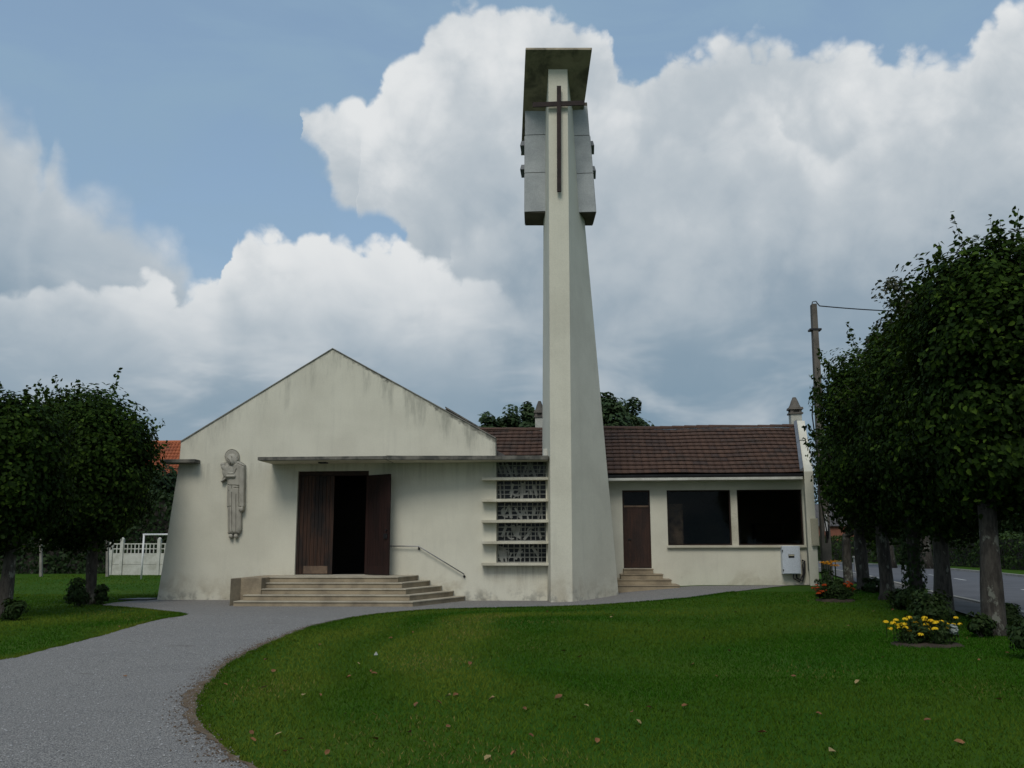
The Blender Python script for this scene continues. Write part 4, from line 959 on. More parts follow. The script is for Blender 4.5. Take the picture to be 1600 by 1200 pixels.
a2 = pole_at(7.0)+Vector((0.15, 0, -0.08)); b2 = atY(1700, 565, 16.0); cable('overhead_cable', a2, b2, 0.25, 'lower black cable running right from halfway up the pole')

# ------------------------------------------------------------------ foliage
def leaf_mesh(name, pos, nor, size, m, long=1.25, tint=None, n=6):
    """many single leaves in one crown: pos (N,3), nor (N,3) facing, size (N)"""
    N = len(pos); nor = nor/np.linalg.norm(nor, axis=1, keepdims=True)
    t = rng.normal(size=(N, 3)); t[:, 2] -= 0.5; t -= nor*np.sum(t*nor, 1, keepdims=True); t /= np.linalg.norm(t, axis=1, keepdims=True); b = np.cross(nor, t)
    if n == 6: shp = np.array([(-0.5, 0, 0), (-0.28, -0.42, 0.10), (0.12, -0.40, 0.12), (0.62, 0, -0.06), (0.12, 0.40, 0.12), (-0.28, 0.42, 0.10)]); fc = [(0, 1, 2, 3), (0, 3, 4, 5)]
    else: shp = np.array([(-0.5, 0, 0), (0.0, -0.4, 0.1), (0.55, 0, 0), (0.0, 0.4, 0.1)]); fc = [(0, 1, 2, 3)]
    shp = shp*np.array([long, 1, 1]); k = len(shp)
    V = pos[:, None, :]+size[:, None, None]*(shp[None, :, 0:1]*t[:, None, :]+shp[None, :, 1:2]*b[:, None, :]+shp[None, :, 2:3]*nor[:, None, :])
    Fa = (np.arange(N)[:, None, None]*k+np.array(fc)[None]).reshape(-1)
    if tint is None: tint = rng.random((N, 2))
    return np_mesh(name, V.reshape(-1, 3), Fa, np.full(N*len(fc), 4), m, np.repeat(tint, k, axis=0))
def crown_points(c, rad, nclump, per, spread, seedv, flat=0.0, shell=0.55, lump=0.18):
    """leaf clumps spread through a lumpy ellipsoid"""
    r_ = np.random.default_rng(seedv); P = []; Nn = []; T = []; centers = []
    c = np.array(c); rad = np.array(rad)
    ph = r_.random((6, 3))*6; 
    for i in range(nclump):
        v = r_.normal(size=3); v /= np.linalg.norm(v)
        k = shell+(1-shell)*r_.random()**0.6
        lump_ = 1+lump*(math.sin(v[0]*4+ph[0, 0])*math.sin(v[1]*4+ph[0, 1])+0.6*math.sin(v[2]*6+ph[1, 0])*math.sin(v[0]*5+ph[1, 1]))
        sgn = np.sign(v); v = sgn*np.abs(v)**(1-flat); ctr = c+v*rad*k*lump_; centers.append(ctr)
        n_ = int(per*r_.uniform(0.6, 1.4)); s_ = spread*r_.uniform(0.7, 1.3)
        q = r_.normal(size=(n_, 3)); q *= np.minimum(1, 1.5/np.linalg.norm(q, axis=1))[:, None]; q *= s_*np.array([1, 1, 0.8]); P.append(ctr+q)
        out = (q/s_*0.6+v*0.9+np.array([0, 0, 0.55])+r_.normal(size=(n_, 3))*0.55); Nn.append(out)
        tb = np.clip(r_.random()*0.8+0.35*(v[2]+0.1), 0, 1); t = np.stack([np.clip(r_.normal(tb, 0.25, n_), 0, 1), np.clip(r_.random(n_)+0.08*(r_.random()-0.5), 0, 1)], 1); T.append(t)  # upper clumps tinted lighter: sunlit tops put into the leaf colour
    return np.concatenate(P), np.concatenate(Nn), np.concatenate(T), centers
def shoots(c, rad, n, seedv, leaf=0.1, up=0.35, zmin=0.1, flat=0.25):
    r_ = np.random.default_rng(seedv+99); P = []; Nn = []; T = []; stems = []
    for i in range(n):
        v = r_.normal(size=3); v[2] = abs(v[2])*up*2+zmin; v /= np.linalg.norm(v)
        v = np.sign(v)*np.abs(v)**(1-flat); p = np.array(c)+v*np.array(rad)*1.0; dv = v+np.array([0, 0, 0.7]); dv /= np.linalg.norm(dv); L = r_.uniform(0.3, 0.85); stems.append((p-dv*0.3, p+dv*L))
        for t in np.linspace(0, 1, int(10+L*26)):
            P.append(p+dv*L*t+r_.normal(size=3)*0.055*(1.2-t*0.5)); Nn.append(r_.normal(size=3)+np.array([0, -0.2, 0.6])); T.append((r_.uniform(0.4, 1), r_.uniform(0.55, 1)))
    return np.array(P), np.array(Nn), np.array(T), stems
def trunk_mesh(base, top_z, r0, c, rad, centers, seedv, lean=(0, 0), nl=9):
    r_ = random.Random(seedv); mb = MB(); pts = []; rr = []
    for i in range(8):
        t = i/7; z = base[2]-0.15+(top_z-base[2]+0.15)*t
        pts.append((base[0]+lean[0]*t+0.03*math.sin(3*t+seedv), base[1]+lean[1]*t, z)); rr.append(r0*(1.0+0.55*max(0, 0.16-t)/0.16-0.28*t)*(1+0.06*math.sin(9*t+seedv)))
    mb.tube(pts, rr, 12)
    tp = Vector(pts[-1])-Vector((0, 0, 0.12))
    for i in range(nl):
        e = Vector(centers[r_.randrange(len(centers))]); m1 = tp.lerp(e, 0.5)+Vector((r_.uniform(-.2, .2), r_.uniform(-.2, .2), 0.15))
        mb.tube([tp+Vector((r_.uniform(-.06, .06), r_.uniform(-.06, .06), 0)), m1, e], [r0*0.42, r0*0.24, r0*0.08], 7)
    return mb
def tree(name, base, c, rad, r0, label, seedv, nclump=70, per=150, spread=0.30, leaf=0.10, mleaf='lime_leaf', cat='tree', group=None, nshoot=42, lean=(0, 0), flat=0.30, n=6, shell=0.25, lump=0.16, mtrunk='bark', trunk_top=None):
    t = thing(name, base, label, cat, group)
    P, Nn, T, cen_ = crown_points(c, rad, nclump, per, spread, seedv, flat, shell, lump)
    if nshoot:
        a, b, e, stems = shoots(c, rad, nshoot, seedv, leaf, flat=flat); P = np.concatenate([P, a]); Nn = np.concatenate([Nn, b]); T = np.concatenate([T, e])
    me = leaf_mesh('crown', P, Nn, leaf*rng.uniform(0.65, 1.2, len(P)), mleaf, tint=T, n=n)
    link('crown', me, t)
    tm = trunk_mesh(base, trunk_top or c[2]-rad[2]*0.55, r0, c, rad, cen_, seedv, lean)
    if nshoot:
        for a, b in stems: tm.tube([tuple(a), tuple(b)], [0.008, 0.003], 4)
    tm.build('trunk', mtrunk, t, smooth=True)
    return t
def trunk_pos(px, py): p = ground_at(px, py); return (p.x, p.y, p.z)
GR = 'lime trees in a row along the road'; GL = 'lime trees on the left lawn'
b1 = trunk_pos(1557, 992); b2 = trunk_pos(1476, 965); b4 = trunk_pos(1386, 937); b5 = trunk_pos(1350, 922)
b3 = trunk_pos(1432, 949); b6 = trunk_pos(1327, 912)
def lime(base, top, rx, r0, label, sd_, dx=0.0, dy=0.0, bot=2.25, grp=GR, nclump=95, **k):
    cz_ = (top+bot)/2+base[2]; rz = (top-bot)/2
    return tree('lime_tree', base, (base[0]+dx, base[1]+dy, cz_), (rx, rx, rz), r0, label, sd_, nclump=nclump, group=grp, trunk_top=base[2]+bot+0.35, lump=0.07, **k)
lime(b1, 7.1, 1.6, 0.205, 'nearest lime tree of the roadside row, at the right edge, pale lichen on its trunk', 11, 0.75, 0.2, per=170, nshoot=55, nclump=520, bot=1.95, leaf=0.088, spread=0.34, flat=0.2)
lime(b2, 6.75, 1.35, 0.20, 'second nearest roadside lime tree, behind the yellow flower bed', 12, 0.45, per=160, bot=1.75, nclump=380, leaf=0.088, spread=0.34, flat=0.12)
lime(b3, 6.75, 1.35, 0.17, 'third roadside lime tree, its trunk wrapped in ivy above a dark shrub', 13, 0.3, per=150, bot=1.75, nclump=320, leaf=0.094, spread=0.34, n=4, flat=0.12)
lime(b4, 6.6, 1.45, 0.19, 'fourth roadside lime tree, its straight trunk right of the orange flower bed', 14, 0.2, per=140, bot=1.6, nclump=330, leaf=0.095, spread=0.34, n=4, flat=0.2)
lime(b5, 6.1, 1.3, 0.20, 'fifth roadside lime tree, its trunk just right of the orange flower bed', 15, 0.45, per=140, bot=1.6, nclump=160, n=4, leaf=0.13, spread=0.34, flat=0.12)
lime(b6, 5.9, 1.2, 0.20, 'farthest roadside lime tree, close behind the hall gable', 16, 1.25, per=120, bot=1.6, nclump=150, n=4, leaf=0.13, spread=0.34, flat=0.1)
l1 = trunk_pos(140, 944); l0 = trunk_pos(6, 966)
lime(l1, 5.85, 1.65, 0.17, 'round lime tree on the left lawn beside the church', 21, -0.4, grp=GL, bot=1.6, per=170, nclump=420, leaf=0.088, flat=0.14, spread=0.34)
lime(l0, 4.9, 1.2, 0.17, 'lime tree cut by the left edge of the picture', 24, -0.4, grp=GL, bot=1.7, per=160, nclump=340, leaf=0.088, flat=0.15, spread=0.32)

def bush(name, px, py, w, h, label, sd_, mleaf='shrub_leaf', leaf=0.07, ncl=26, per=60, group=None, cat='shrub', depth=None):
    p = ground_at(px, py); t = thing(name, (p.x, p.y, p.z), label, cat, group)
    P, Nn, T, cen_ = crown_points((p.x, p.y, p.z+h*0.48), (w/2, (depth or w)/2, h*0.5), ncl, per, min(w, h)*0.16, sd_, 0.1, 0.25, 0.2)
    P[:, 2] = np.maximum(P[:, 2], p.z+0.01)
    link('foliage', leaf_mesh('foliage', P, Nn, leaf*rng.uniform(0.6, 1.2, len(P)), mleaf, tint=T, n=4), t)
    mb = MB()
    for k in range(6): mb.tube([(p.x+random.uniform(-.05, .05), p.y+random.uniform(-.05, .05), p.z-0.05), tuple(cen_[k*3 % len(cen_)])], [0.014, 0.006], 5)
    mb.build('stem', 'bark', t); return t
bush('shrub', 122, 948, 0.55, 0.75, 'dark leafy shrub left of the round lime trunk', 31)
bush('shrub', 158, 945, 0.30, 0.6, 'narrow dark shrub right of the round lime trunk', 32)
bush('shrub', 20, 970, 0.45, 0.5, 'low dark shrub at the leftmost lime trunk', 33)
bush('shrub', 1421, 953, 0.85, 0.5, 'broad dark shrub at the foot of the ivy-clad trunk', 34, ncl=40)
bush('shrub', 1457, 983, 0.7, 0.7, 'dark bush with orange buds behind the yellow flowers', 35, ncl=36)
bush('shrub', 1365, 926, 0.6, 0.35, 'low dark plant between two roadside trunks', 36)
bush('shrub', 1622, 1030, 0.6, 0.6, 'dark shrub cut by the right edge of the picture', 37, ncl=36)
bush('shrub', 1532, 996, 0.45, 0.35, 'tufty green shoots left of the nearest roadside trunk', 38)
bush('shrub', 1578, 985, 0.35, 0.5, 'thin green shoots right of the nearest roadside trunk', 39)
# ivy on the third trunk
iv = ground_at(1432, 949); r_ = np.random.default_rng(5); Ni = 900
th_ = r_.random(Ni)*6.28; zz_ = r_.random(Ni)**0.8*2.0; rr_ = 0.18+0.10*r_.random(Ni)
P = np.stack([iv.x+rr_*np.cos(th_), iv.y+rr_*np.sin(th_), iv.z+zz_], 1); Nn = np.stack([np.cos(th_), np.sin(th_), 0.3+0*th_], 1)+r_.normal(size=(Ni, 3))*0.4
tag(link('ivy', leaf_mesh('ivy', P, Nn, 0.08*rng.uniform(0.6, 1.2, Ni), 'shrub_leaf', n=4)), 'dark ivy climbing the third roadside trunk', 'ivy')

# flower beds
def flower_bed(px, py, w, dpt, label, kinds, sd_, silver=False):
    p = ground_at(px, py); t = thing('flower_bed', (p.x, p.y, p.z), label, 'flower bed'); r_ = np.random.default_rng(sd_)
    n = 28; poly = [(p.x+w/2*1.02*math.cos(2*math.pi*i/n)*(1+0.05*math.sin(i*2.3)), p.y+dpt/2*1.25*math.sin(2*math.pi*i/n)*(1+0.05*math.cos(i*1.7))) for i in range(n)]
    zb = [float(H(*q)) for q in poly]
    vs = [(x, y, z-0.02) for (x, y), z in zip(poly, zb)]+[(p.x+(x-p.x)*0.8, p.y+(y-p.y)*0.8, p.z+0.035) for x, y in poly]+[(p.x, p.y, p.z+0.06)]
    fs = [(i, (i+1) % n, n+(i+1) % n, n+i) for i in range(n)]+[(n+i, n+(i+1) % n, 2*n) for i in range(n)]
    MB().add(vs, fs).build('soil', 'soil', t)
    P, Nn, T, cen_ = crown_points((p.x, p.y, p.z+0.2), (w/2*0.85, dpt/2*0.8, 0.2), 46, 55, 0.07, sd_, 0.1, 0.2, 0.2); P[:, 2] = np.maximum(P[:, 2], p.z+0.05)
    link('foliage', leaf_mesh('foliage', P, Nn, 0.05*rng.uniform(0.6, 1.2, len(P)), 'shrub_leaf', tint=T, n=4), t)
    for (mname, cnt, xa, xb, za, zb_, rad) in kinds:
        for i in range(cnt):
            x = p.x+w/2*r_.uniform(xa, xb); y = p.y+dpt/2*r_.uniform(-0.95, 0.5); z = p.z+r_.uniform(za, zb_)
            m_ = 26; v = r_.normal(size=(m_, 3)); v /= np.linalg.norm(v, axis=1, keepdims=True); v[:, 2] = np.abs(v[:, 2])*0.8-0.1
            me = leaf_mesh('flower', np.array([x, y, z])+v*rad*np.array([1, 1, 0.6]), v+np.array([0, 0, 0.3]), np.full(m_, rad*0.9), mname, n=4)
            link('flower', me, t)
            if z-p.z > 0.35: MB().tube([(x, y, p.z+0.1), (x, y, z)], 0.006, 5).build('stalk', 'shrub_leaf', t)
    if silver:
        q = r_.normal(size=(160, 3)); q *= np.minimum(1, 1.6/np.linalg.norm(q, axis=1))[:, None]*0.045; P = np.array([p.x+w*0.30, p.y-dpt*0.2, p.z+0.27])+q
        link('silver_plant', leaf_mesh('silver_plant', P, q+np.array([0, 0, .05]), np.full(160, 0.06), 'silver_leaf', n=4), t)
flower_bed(1448, 1008, 1.22, 0.8, 'flower bed of yellow marigolds on the lawn by the near trees', [('yellow_petal', 34, -0.95, 0.1, 0.18, 0.44, 0.042), ('yellow_petal', 14, 0.0, 0.95, 0.26, 0.44, 0.034)], 41, True)
flower_bed(1305, 938, 1.05, 0.8, 'flower bed of red and orange blooms near the hall corner', [('orange_petal', 16, -0.98, -0.45, 0.18, 0.42, 0.042), ('orange_petal', 14, 0.4, 0.98, 0.22, 0.46, 0.042)], 42)
p = ground_at(1303, 934)
r_ = np.random.default_rng(4); t = thing('tall_yarrow', (p.x, p.y+0.2, p.z), 'tall plant with flat golden flower heads above the orange blooms', 'plant')
P, Nn, T, cen_ = crown_points((p.x, p.y+0.2, p.z+0.4), (0.28, 0.25, 0.38), 18, 50, 0.06, 61, 0.1, 0.2, 0.2)
link('foliage', leaf_mesh('foliage', P, Nn, 0.06*rng.uniform(0.6, 1.2, len(P)), 'shrub_leaf', tint=T, n=4), t)
for i in range(7):
    x = p.x+r_.uniform(-0.18, 0.16); y = p.y+0.2+r_.uniform(-0.1, 0.1); z = p.z+r_.uniform(0.80, 0.93); q = r_.normal(size=(40, 3))*np.array([0.05, 0.05, 0.012])
    link('flower_head', leaf_mesh('flower_head', np.array([x, y, z])+q, np.tile([0.1, -0.3, 1.0], (40, 1))+r_.normal(size=(40, 3))*0.3, np.full(40, 0.035), 'gold_petal', n=4), t)
    MB().tube([(x, y, p.z+0.1), (x, y, z)], 0.008, 5).build('stalk', 'shrub_leaf', t)

# ------------------------------------------------------------------ beyond the church: far trees, hedges, houses
def far_tree(px, pyb, top, wpx, Y, label, sd_, mleaf='far_leaf', leaf=0.5, ncl=230, per=90, name='tree', grp=None, botf=0.3):
    tp = atY(px, top, Y); w = (atY(px+wpx/2, top, Y).x-atY(px-wpx/2, top, Y).x)/2; hgt = tp.z
    c = (tp.x, Y, hgt*(1+botf)/2); rad = (w, w, hgt*(1-botf)/2)
    return tree(name, (tp.x, Y, 0), c, rad, 0.02*hgt+0.05, label, sd_, nclump=ncl, per=per, spread=w*0.30, leaf=leaf, mleaf=mleaf, nshoot=0, n=4, group=grp, shell=0.2, lump=0.2, flat=0.12)
FT = 'far trees behind the hall roof'
for i, (px, top, w, Y, lb) in enumerate([(762, 653, 44, 92, 'small round far tree right of the rear gable'), (797, 643, 50, 95, 'far tree between the small round one and the tower chimney'), (828, 638, 36, 90, 'far tree just left of the tower, behind the chimney'), (905, 628, 66, 86, 'far tree mostly hidden behind the tower'), (948, 627, 66, 84, 'tall far tree emerging right of the tower'), (985, 636, 54, 88, 'lower far tree rightmost above the hall roof')]):
    far_tree(px, 850, top, w, Y, lb, 70+i, grp=FT)
far_tree(1412, 850, 445, 95, 34, 'tall dark-leaved tree rising above the roadside limes', 81, mleaf='plum_leaf', leaf=0.30, ncl=110, per=90, name='dark_tree', botf=0.25)
far_tree(1362, 850, 515, 60, 36, 'smaller dark tree behind the limes, left of the tall one', 82, mleaf='plum_leaf', leaf=0.28, ncl=60, per=70, name='dark_tree')
RB = 'dark trees across the road'
for i, (px, top, w, Y, lb) in enumerate([(1330, 700, 130, 84, 'leftmost dark tree beyond the road bend'), (1420, 690, 150, 74, 'dark tree beyond the road, behind the ivy trunk'), (1510, 670, 150, 60, 'dark tree across the road, left of the nearest lime'), (1600, 640, 170, 52, 'dark tree across the road at the right edge'), (1720, 620, 190, 46, 'dark tree across the road beyond the right edge')]):
    far_tree(px, 850, top, w, Y, lb, 90+i, mleaf='dark_leaf', leaf=0.36, ncl=220, per=70, grp=RB, botf=0.05)
def hedge(name, pts, w, h, label, sd_, mleaf, leaf=0.16, dens=260):
    r_ = np.random.default_rng(sd_); t = thing(name, (pts[0][0], pts[0][1], 0), label, 'hedge'); P = []; Nn = []
    core = MB()
    for a, b in zip(pts[:-1], pts[1:]):
        a = np.array(a); b = np.array(b); L = np.linalg.norm(b-a); u = (b-a)/L; n = np.array([-u[1], u[0]])
        N = int(L*dens); s = r_.random(N)*L; k = r_.random(N); perim = k*(2*h+w)
        off = np.where(perim < h, -w/2, np.where(perim > h+w, w/2, perim-h-w/2)); z = np.where(perim < h, perim, np.where(perim > h+w, 2*h+w-perim, h))
        nz = np.where((perim >= h) & (perim <= h+w), 1.0, 0.15); no = np.where(perim < h, -1.0, np.where(perim > h+w, 1.0, 0.0))
        bumpy = 0.10*np.sin(s*2.1+z*3)+0.08*np.sin(s*5.3)
        z = z*(1+0.05*np.sin(s*1.3))+r_.normal(size=N)*0.06+(nz > 0.5)*bumpy; off = off+no*(bumpy+r_.normal(size=N)*0.08)
        xy = a[None]+u[None]*s[:, None]+n[None]*off[:, None]; P.append(np.stack([xy[:, 0], xy[:, 1], np.maximum(z, 0.02)], 1))
        Nn.append(np.stack([n[0]*no, n[1]*no, nz], 1)+r_.normal(size=(N, 3))*0.5)
        q = [a-n*w*0.36, b-n*w*0.36, b+n*w*0.36, a+n*w*0.36]
        core.hexa([(*x, -0.1) for x in q], [(*x, h*0.9) for x in q])
    link('foliage', leaf_mesh('foliage', np.concatenate(P), np.concatenate(Nn), leaf*rng.uniform(0.6, 1.2, sum(len(x) for x in P)), mleaf, n=4), t)
    core.build('inner_twigs', 'bark', t); return t
fo = offset(near, W+5.0)
hp = [q for q in fo if 8 < q[1] < 75][::6]
hedge('hedge', hp, 1.6, 2.0, 'clipped green hedge along the far side of the road', 101, 'hedge_leaf', 0.17, 420)
# left: dark conifer screen, orange-roofed house, concrete fence
hedge('conifer_hedge', [(-52, 24.0), (-30, 25.4), (-20.5, 26.4), (-14, 27.0)], 2.4, 4.6, 'tall black-green conifer hedge behind the left lawn', 102, 'dark_leaf', 0.22, 750)
LT = 'dark trees behind the white fence'
for i, (px, top, w, Y, lb) in enumerate([(20, 640, 150, 36, 'dark tree behind the conifer hedge at far left'), (130, 650, 150, 38, 'dark tree behind the round lime'), (226, 728, 100, 34, 'dark low tree in front of the orange roof')]):
    far_tree(px, 850, top, w, Y, lb, 110+i, mleaf='dark_leaf', leaf=0.34, ncl=220, per=70, grp=LT, botf=0.05)
hb = atY(262, 692, 46)
house = thing('orange_roofed_house', (hb.x, 46, 0), 'house with bright orange tiled roof behind the left trees', 'house')
hx0, hx1 = atY(190, 692, 46).x, atY(330, 692, 46).x; hz = hb.z; ze2 = atY(262, 790, 42).z
mb = MB(); mb.box(hx0, hx1, 42.3, 49.7, -0.2, ze2+0.2); mb.build('house_wall', 'brick_red', house)
mb = MB(); mb.add([(hx0-.3, 41.8, ze2), (hx1+.3, 41.8, ze2), (hx1+.3, 46, hz), (hx0-.3, 46, hz), (hx0-.3, 50.2, ze2), (hx1+.3, 50.2, ze2)], [(0, 1, 2, 3), (3, 2, 5, 4), (0, 3, 4), (1, 5, 2), (0, 4, 5, 1)]); mb.build('roof', 'brick_red', house)
s2 = Vector((0, 4.2, hz-ze2)); tile_field('roof_tiles', 'orange_tile', house, Vector((hx0-.35, 41.75, ze2+0.02)), Vector((1, 0, 0)), s2.normalized(), Vector((0, -s2.z, s2.y)).normalized(), hx1-hx0+.7, s2.length, 0.28, 0.36, 0.03, 0.05, 0.05)
MB().tube([(hx0-.35, 46, hz+0.06), (hx1+.35, 46, hz+0.06)], 0.14, 8).build('ridge', 'orange_tile', house)
h2 = atY(1300, 850, 70)
hs2 = thing('brick_house', (h2.x+2, 70, 0), 'red brick house glimpsed behind the utility pole', 'house')
MB().box(h2.x-3, h2.x+3.2, 70, 76, -0.2, 3.4).build('house_wall', 'brick_red', hs2)
mb = MB(); mb.add([(h2.x-3.3, 69.7, 3.3), (h2.x+3.5, 69.7, 3.3), (h2.x+3.5, 73, 5.6), (h2.x-3.3, 73, 5.6), (h2.x-3.3, 76.3, 3.3), (h2.x+3.5, 76.3, 3.3)], [(0, 1, 2, 3), (3, 2, 5, 4), (0, 3, 4), (1, 5, 2), (0, 4, 5, 1)]); mb.build('roof', 'slate_roof', hs2)
# concrete fence with pierced tops
YF = 22.5
fpx = [73, 131, 189, 247, 305]
fence = thing('concrete_fence', (atY(215, 898, YF).x, YF, 0), 'white concrete panel fence with pierced top row', 'fence')
fz1 = atY(215, 849, YF).z; fxs = [atY(p_, 880, YF).x for p_ in (173, 189.5, 247.5, 305)]
lat0 = atY(215, 866, YF).z
for i, x in enumerate(fxs):
    MB().box(x-0.09, x+0.09, YF-0.10, YF+0.10, -0.2, fz1+0.22).build('fence_post', 'concrete_white', fence, bevel=0.012)
    MB().lathe([(0.10, fz1+0.221), (0.10, fz1+0.26), (0.03, fz1+0.32)], x, YF, 8).build('post_cap', 'concrete_white', fence)
for a, b in zip(fxs[:-1], fxs[1:]):
    x0, x1 = a+0.092, b-0.092; hm = lat0*0.5
    MB().box(x0, x1, YF-0.03, YF+0.03, -0.1, hm-0.006).build('fence_slab', 'concrete_white', fence, bevel=0.008)
    MB().box(x0, x1, YF-0.03, YF+0.03, hm+0.006, lat0).build('fence_slab', 'concrete_white', fence, bevel=0.008)
    mb = MB(); nv_ = max(2, int(round((x1-x0)/0.22))); w = (x1-x0)/nv_; hh = fz1-lat0
    for k in range(nv_+1): xx = x0+k*w; mb.box(max(x0, xx-0.025), min(x1, xx+0.025), YF-0.03, YF+0.03, lat0+0.055, fz1-0.055)
    mb.box(x0, x1, YF-0.029, YF+0.029, lat0+0.003, lat0+0.055); mb.box(x0, x1, YF-0.029, YF+0.029, fz1-0.055, fz1); mb.box(x0, x1, YF-0.027, YF+0.027, lat0+hh/2-0.025, lat0+hh/2+0.025)
    mb.build('pierced_top', 'concrete_white', fence)
gpz = atY(225, 836, 16.5); g2 = atY(300, 836, 16.5)
goal = thing('football_goal', (gpz.x, 16.5, 0), 'white tubular football goal on the grass behind the church', 'goal')
MB().tube([(gpz.x, 16.5, -0.1), (gpz.x, 16.5, gpz.z)], 0.045, 8).build('goal_post', 'white_paint', goal, smooth=True)
MB().tube([(gpz.x+4.0, 16.5, -0.1), (gpz.x+4.0, 16.5, gpz.z)], 0.045, 8).build('goal_post', 'white_paint', goal, smooth=True)
MB().tube([(gpz.x-0.045, 16.5, gpz.z+0.02), (gpz.x+4.045, 16.5, gpz.z+0.02)], 0.045, 8).build('crossbar', 'white_paint', goal, smooth=True)
for (px, y0, y1, lb) in ((64, 822, 906, 'thin grey fence post left of the round lime'), (168, 838, 900, 'grey fence post at the end of the white fence')):
    a = atY(px, y1, 20.0); b = atY(px, y0, 20.0)
    tag(MB().hexa([(a.x-0.07, 19.93, -0.1), (a.x+0.07, 19.93, -0.1), (a.x+0.07, 20.07, -0.1), (a.x-0.07, 20.07, -0.1)], [(b.x-0.05, 19.95, b.z), (b.x+0.05, 19.95, b.z), (b.x+0.05, 20.05, b.z), (b.x-0.05, 20.05, b.z)]).build('fence_post', 'concrete_grey', bevel=0.01), lb, 'post', 'grey fence posts on the left lawn')
q = ground_at(1340, 893); qq = thing('stone_post', (q.x, q.y, q.z), 'small pale stone post by the road between two trunks', 'post')
MB().box(q.x-0.16, q.x+0.16, q.y-0.16, q.y+0.16, -0.1, q.z+0.75).build('shaft', 'kerb_stone', qq, bevel=0.02); MB().box(q.x-0.2, q.x+0.2, q.y-0.2, q.y+0.2, q.z+0.751, q.z+0.87).build('cap', 'kerb_stone', qq, bevel=0.03)
q = ground_at(228, 936)
tag(MB().prism([(-11.55, -0.25), (-10.62, -0.32), (-10.60, 0.35), (-11.2, 0.35)], 0.0, 0.05).build('black_slab', 'gutter_dark', bevel=0.01), 'flat black slab on the ground at the left church corner', 'cover')  # low black slab laid at the foot of the wall corner

# ------------------------------------------------------------------ grass, leaves, loose stones
def grass():
    r_ = np.random.default_rng(3)
    xs = []; ys = []
    zones = [((-3.5, 14, -22, -15), 1500), ((-5, 13.5, -15, -9), 900), ((-5, 13.5, -9, -5), 560), ((-7, 12.5, -5, 3.4), 380), ((-14.5, -4.5, -18, -5), 520), ((-22, -7, -5, 3), 260), ((-26, -10.4, 3, 22), 40)]
    for (x0, x1, y0, y1), dn in zones:
        N = int((x1-x0)*(y1-y0)*dn); xs.append(r_.uniform(x0, x1, N)); ys.append(r_.uniform(y0, y1, N))
    x = np.concatenate(xs); y = np.concatenate(ys)
    # a ragged fringe along the lawn edges
    for e, k in ((lawn_edge, 90), (left_edge, 90)):
        e = np.array(e); i = r_.integers(0, len(e), len(e)*k); x = np.concatenate([x, e[i, 0]+r_.normal(size=len(i))*0.05]); y = np.concatenate([y, e[i, 1]+r_.normal(size=len(i))*0.05])
    k = ~inpoly(x, y, path_poly) & (x < np.interp(y, [p[1] for p in near[:60]], [p[0] for p in near[:60]])-1.6)
    # keep only what the camera (or a step beside it) could see
    rel = np.stack([x-CAM[0], y-CAM[1]], 1); dep = rel@_h[:2]; lat = rel@_r0[:2]; k &= (dep > 4) & (np.abs(lat) < dep*0.60+1.5)
    k &= ~((x > -10.6) & (y > -0.1) & (x < 9.5)) | (y < -0.1)
    x = x[k]; y = y[k]; N = len(x); dist = np.hypot(x-CAM[0], y-CAM[1])
    z = H(x, y); h = r_.uniform(0.014, 0.036, N)*(1+0.015*dist); w = r_.uniform(0.003, 0.006, N)*(1+0.055*dist)
    a = r_.random(N)*6.28; lx = r_.normal(size=N)*0.6*h; ly = r_.normal(size=N)*0.6*h
    p0 = np.stack([x-np.cos(a)*w, y-np.sin(a)*w, z-0.004], 1); p1 = np.stack([x+np.cos(a)*w, y+np.sin(a)*w, z-0.004], 1); p2 = np.stack([x+lx, y+ly, z+h], 1)
    V = np.stack([p0, p1, p2], 1).reshape(-1, 3)
    def fbm(x, y, s): return (np.sin(x*s+1.3*np.sin(y*s*0.7))+np.sin(y*s*1.1+1.7*np.sin(x*s*0.6+2))+0.6*np.sin((x+y)*s*1.9+1)+0.5*np.sin((x-0.6*y)*s*3.1+3))/6.2+0.5
    patch = np.clip((fbm(x, y, 0.5)-0.5)*1.9+0.42+(fbm(x+9, y+4, 1.7)-0.5)*0.7+0.45*np.exp(-((x-(-0.4-0.12*(y+18)))/1.3)**2)*(y < -4)+r_.normal(size=N)*0.2, 0, 1)
    dry = np.clip(0.45*r_.random(N)+0.62*np.clip(fbm(x+3, y-5, 0.8)*1.5-0.35, 0, 1)*r_.random(N)**0.5+0.30*np.exp(-((x-(0.6+0.02*(y+20)))/1.5)**2)*(y < -7)*r_.random(N), 0, 1)
    E_ = np.array(lawn_edge)[::4]; de = np.full(N, 1e9)
    for ex, ey in E_: de = np.minimum(de, np.hypot(x-ex, y-ey))
    wob = 0.35*np.sin(x*0.7+1)+0.25*np.sin(y*0.9)
    band = np.exp(-((de+wob-3.0)/0.75)**2)*0.85+np.exp(-((de+wob-0.7)/0.6)**2)*0.4-np.exp(-((de+wob-1.8)/0.45)**2)*0.25-np.exp(-((de+wob-4.6)/0.8)**2)*0.35+np.exp(-((de+wob-6.5)/0.8)**2)*0.25
    band *= (y < -3.5)
    left_ = 1-sstep(0.0, 6.0, x-(-1.0+0.25*(y+10)))
    patch = np.clip(patch*0.5-0.04+band*1.25*(0.25+0.75*left_)+0.16*left_, 0, 1); dry = np.clip(dry+np.clip(band, 0, 1)*0.38*left_*r_.random(N), 0, 1)
    T = np.stack([patch, dry], 1)
    me = np_mesh('grass', V, np.arange(3*N), np.full(N, 3), 'grass_blade', np.repeat(T, 3, axis=0)); o = link('grass', me)
    tag(o, 'short mown green grass covering the lawns', 'grass', kind='stuff'); print('grass blades', N)
